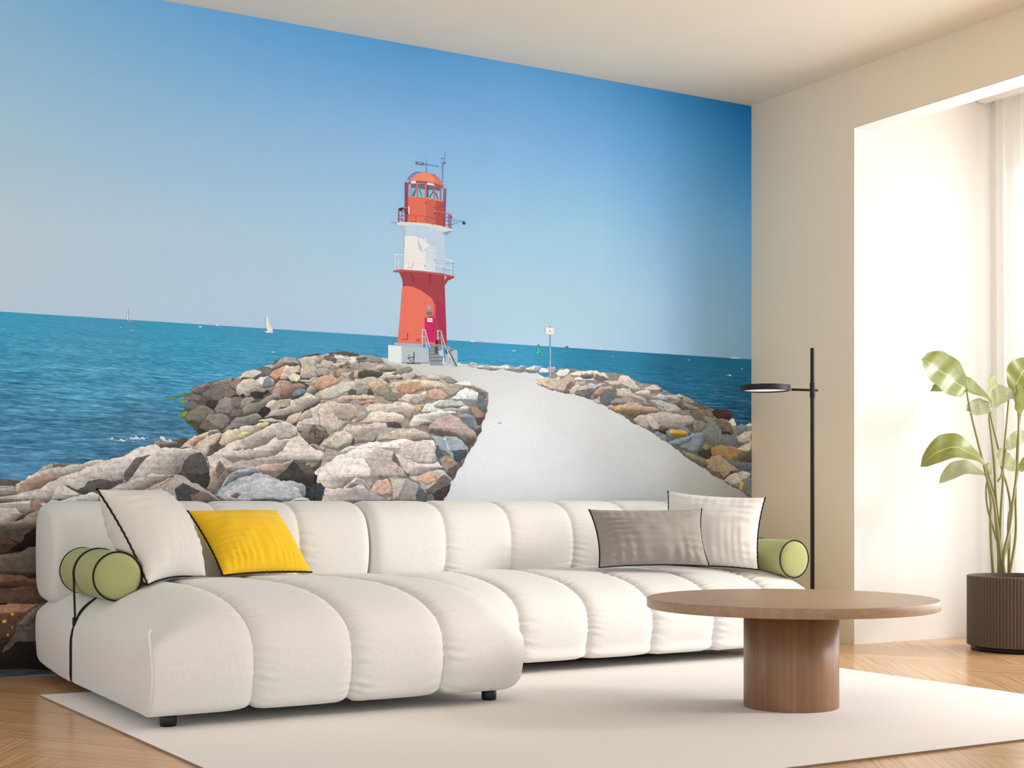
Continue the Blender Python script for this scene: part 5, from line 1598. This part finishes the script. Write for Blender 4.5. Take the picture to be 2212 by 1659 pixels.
rk = random.Random(99)
def rough(P, amp, depth):
    """break straight edges into an irregular outline"""
    for _ in range(depth):
        Q = []
        for i, a in enumerate(P):
            b = P[(i + 1) % len(P)]
            d = math.hypot(b[0] - a[0], b[1] - a[1])
            Q.append(a)
            if d > (14 if amp < .1 else 3):
                t = rk.uniform(.38, .62); s = rk.gauss(0, amp) * d
                s = max(-7, min(7, s))
                nx, nz = -(b[1] - a[1]) / d, (b[0] - a[0]) / d
                Q.append((a[0] + (b[0] - a[0]) * t + nx * s, a[1] + (b[1] - a[1]) * t + nz * s))
        P = Q
    return P

from mathutils.geometry import tessellate_polygon
layer = 0
made = {}
START = {0: 3, 1: 2, 2: 200, 3: 330, 4: 3}
for ipart, (pname, data) in enumerate(MURAL_PARTS):
    layer = START.get(ipart, 3 if 'lighthouse' in pname else 120)
    kind = 'rock' if 'rock' in pname else 'path' if 'path' in pname else 'flat'
    key = pname
    V, F, Cc = [], [], []
    for ln in data.split('\n'):
        layer += 1
        col, pts = ln.split('|')
        col = tuple(map(int, col.split(',')))
        P = [tuple(map(float, q.split(','))) for q in pts.split()]
        if kind == 'rock': P = rough(P, .07, 3)
        if 'whitecap' in pname: P = rough(rough(P, .16, 1), .2, 3)
        off = -.0007 - layer * .000014
        k0 = len(V)
        zs = [q[1] for q in P]; z0, z1 = min(zs), max(zs)
        if kind == 'path' and layer < 400 and len(P) > 20:
            # triangulate, then refine so that the tone can drift over the surface
            def split(a, b, c, d):
                m_ = max(math.dist(a, b), math.dist(b, c), math.dist(c, a))
                if m_ < .09 or d == 0:
                    k_ = len(V)
                    for q in (a, b, c):
                        V.append((q[0], off, q[1])); Cc.append(lin(ctl_col(PATH_CTL, q[0], q[1]), q[1], q[0]))
                    F.append((k_, k_ + 1, k_ + 2)); return
                ab = ((a[0] + b[0]) / 2, (a[1] + b[1]) / 2); bc = ((b[0] + c[0]) / 2, (b[1] + c[1]) / 2); ca = ((c[0] + a[0]) / 2, (c[1] + a[1]) / 2)
                split(a, ab, ca, d - 1); split(ab, b, bc, d - 1); split(ca, bc, c, d - 1); split(ab, bc, ca, d - 1)
            W = [(x / 1000, z / 1000) for x, z in P]
            for tri in tessellate_polygon([[Vector((x, z, 0)) for x, z in W]]):
                split(*[W[i] for i in tri], 4)
            continue
        tint = rk.uniform(.96, 1.04) if kind == 'rock' else 1
        if kind == 'rock':
            n_ = len(P)
            cx_ = sum(q[0] for q in P) / n_; cz_ = sum(q[1] for q in P) / n_
            ar = sum(P[i][0] * P[(i + 1) % n_][1] - P[(i + 1) % n_][0] * P[i][1] for i in range(n_))
            if ar < 0: P = P[::-1]
            rad = math.sqrt(abs(ar) / 2 / math.pi) + 1
            lum = sum(col) / 3
            k_in = 1 - min(.34, 20 / rad)
            col = tuple(q + (lum - q) * .14 for q in col)      # weathered, greyer
            ring, inner = [], []
            for i, (x, z) in enumerate(P):
                ax, az = P[(i - 2) % n_]; bx, bz = P[(i + 2) % n_]
                dx, dz = bx - ax, bz - az; dl = math.hypot(dx, dz) + 1e-6
                nx_, nz_ = dz / dl, -dx / dl                   # outward
                lit = nx_ * -.45 + nz_ * .89
                e_ = (1.04 + .04 * lit) if lit > 0 else (1.0 + .42 * lit)
                e_ *= rk.uniform(.95, 1.05)
                if lum < 120: e_ = 1 + (e_ - 1) * .5
                h_ = .96 + .13 * (z - z0) / max(z1 - z0, 1)
                V.append((x / 1000, off, z / 1000)); Cc.append(lin(tuple(q * tint * e_ * h_ for q in col), z / 1000, x / 1000))
                ring.append(len(V) - 1)
            for i, (x, z) in enumerate(P):
                kk = k_in * rk.uniform(.93, 1.03)
                x2, z2 = cx_ + (x - cx_) * kk, cz_ + (z - cz_) * kk
                h_ = .97 + .12 * (z2 - z0) / max(z1 - z0, 1)
                V.append((x2 / 1000, off, z2 / 1000)); Cc.append(lin(tuple(q * tint * h_ * rk.uniform(.96, 1.06) for q in col), z2 / 1000, x2 / 1000))
                inner.append(len(V) - 1)
            fold = False
            for i in range(n_):
                i2 = (i + 1) % n_
                q4 = [V[a] for a in (ring[i], ring[i2], inner[i2], inner[i])]
                if sum(q4[a][0] * q4[(a + 1) % 4][2] - q4[(a + 1) % 4][0] * q4[a][2] for a in range(4)) < 1e-9: fold = True
            if fold:
                del V[k0 + n_:]; del Cc[k0 + n_:]
                for tri in tessellate_polygon([[Vector((x, z, 0)) for x, z in P]]):
                    F.append(tuple(ring[i] for i in tri))
                continue
            for i in range(n_):
                i2 = (i + 1) % n_
                F.append((ring[i], ring[i2], inner[i2], inner[i]))
            Q = [Vector((V[i][0], V[i][2], 0)) for i in inner]
            for tri in tessellate_polygon([Q]):
                F.append(tuple(inner[i] for i in tri))
            continue
        for x, z in P:
            V.append((x / 1000, off, z / 1000)); Cc.append(lin(col, z / 1000, x / 1000))
        for tri in tessellate_polygon([[Vector((x, z, 0)) for x, z in P]]):
            F.append(tuple(k0 + i for i in tri))
    if key in made and kind in ('rock', 'path'):
        made[key][0].append((V, F, Cc))
    else:
        made.setdefault(key + '#' * sum(1 for q in made if q.split('#')[0] == key) if kind == 'flat' else key, ([(V, F, Cc)], kind))
for key, (chunks, kind) in made.items():
    V, F, Cc = [], [], []
    for v_, f_, c_ in chunks:
        k0 = len(V); V += v_; Cc += c_; F += [tuple(k0 + i for i in q) for q in f_]
    inked(key.split('#')[0], V, F, Cc, PM[kind], MUR)


# ------------------------------------------------------------------ light
def area(name, loc, rot, sx, sy, power, col):
    L = bpy.data.lights.new(name, 'AREA'); L.shape = 'RECTANGLE'; L.size = sx; L.size_y = sy
    L.energy = power; L.color = col
    o = bpy.data.objects.new(name, L); COL.objects.link(o); o.location = loc; o.rotation_euler = rot
    return o
# daylight entering through the bay window
area('window_daylight', (XW + .06, 3.05, 1.3), (0, math.radians(90), 0), 2.2, 3.4, LIGHT_WIN, (.91, .97, 1.05))
s = bpy.data.lights.new('sun', 'SUN'); s.energy = LIGHT_SUN; s.angle = math.radians(13); s.color = (1, .975, .95)
so = bpy.data.objects.new('sun', s); COL.objects.link(so)
so.rotation_euler = Vector((.80, -.50, .40)).to_track_quat('Z', 'Y').to_euler()
so.location = (9, 1, 5)
w = bpy.data.worlds.new('world'); scene.world = w; w.use_nodes = True
w.node_tree.nodes['Background'].inputs[0].default_value = (.91, .975, 1.06, 1)
w.node_tree.nodes['Background'].inputs[1].default_value = LIGHT_WORLD

# ------------------------------------------------------------------ camera
cam = bpy.data.cameras.new('camera'); co = bpy.data.objects.new('camera', cam); COL.objects.link(co)
F_PX, YAW, YH = 3080.7, 30.434, 1077.0
cam.sensor_fit = 'HORIZONTAL'; cam.sensor_width = 36
cam.lens = 36 * F_PX / 2212
cam.shift_y = (YH - 1659 / 2) / 2212
co.location = (0, 0, .70)
co.rotation_euler = (math.radians(90), 0, -math.radians(YAW))
cam.clip_end = 100
scene.camera = co
scene.view_settings.view_transform = 'Standard'
scene.view_settings.look = 'None'
scene.view_settings.exposure = 0
scene.cycles.max_bounces = 8
scene.cycles.diffuse_bounces = 4
scene.cycles.use_adaptive_sampling = True
scene.cycles.adaptive_threshold = .06
scene.cycles.transparent_max_bounces = 12
scene.cycles.sample_clamp_indirect = 8
scene.cycles.use_denoising = True
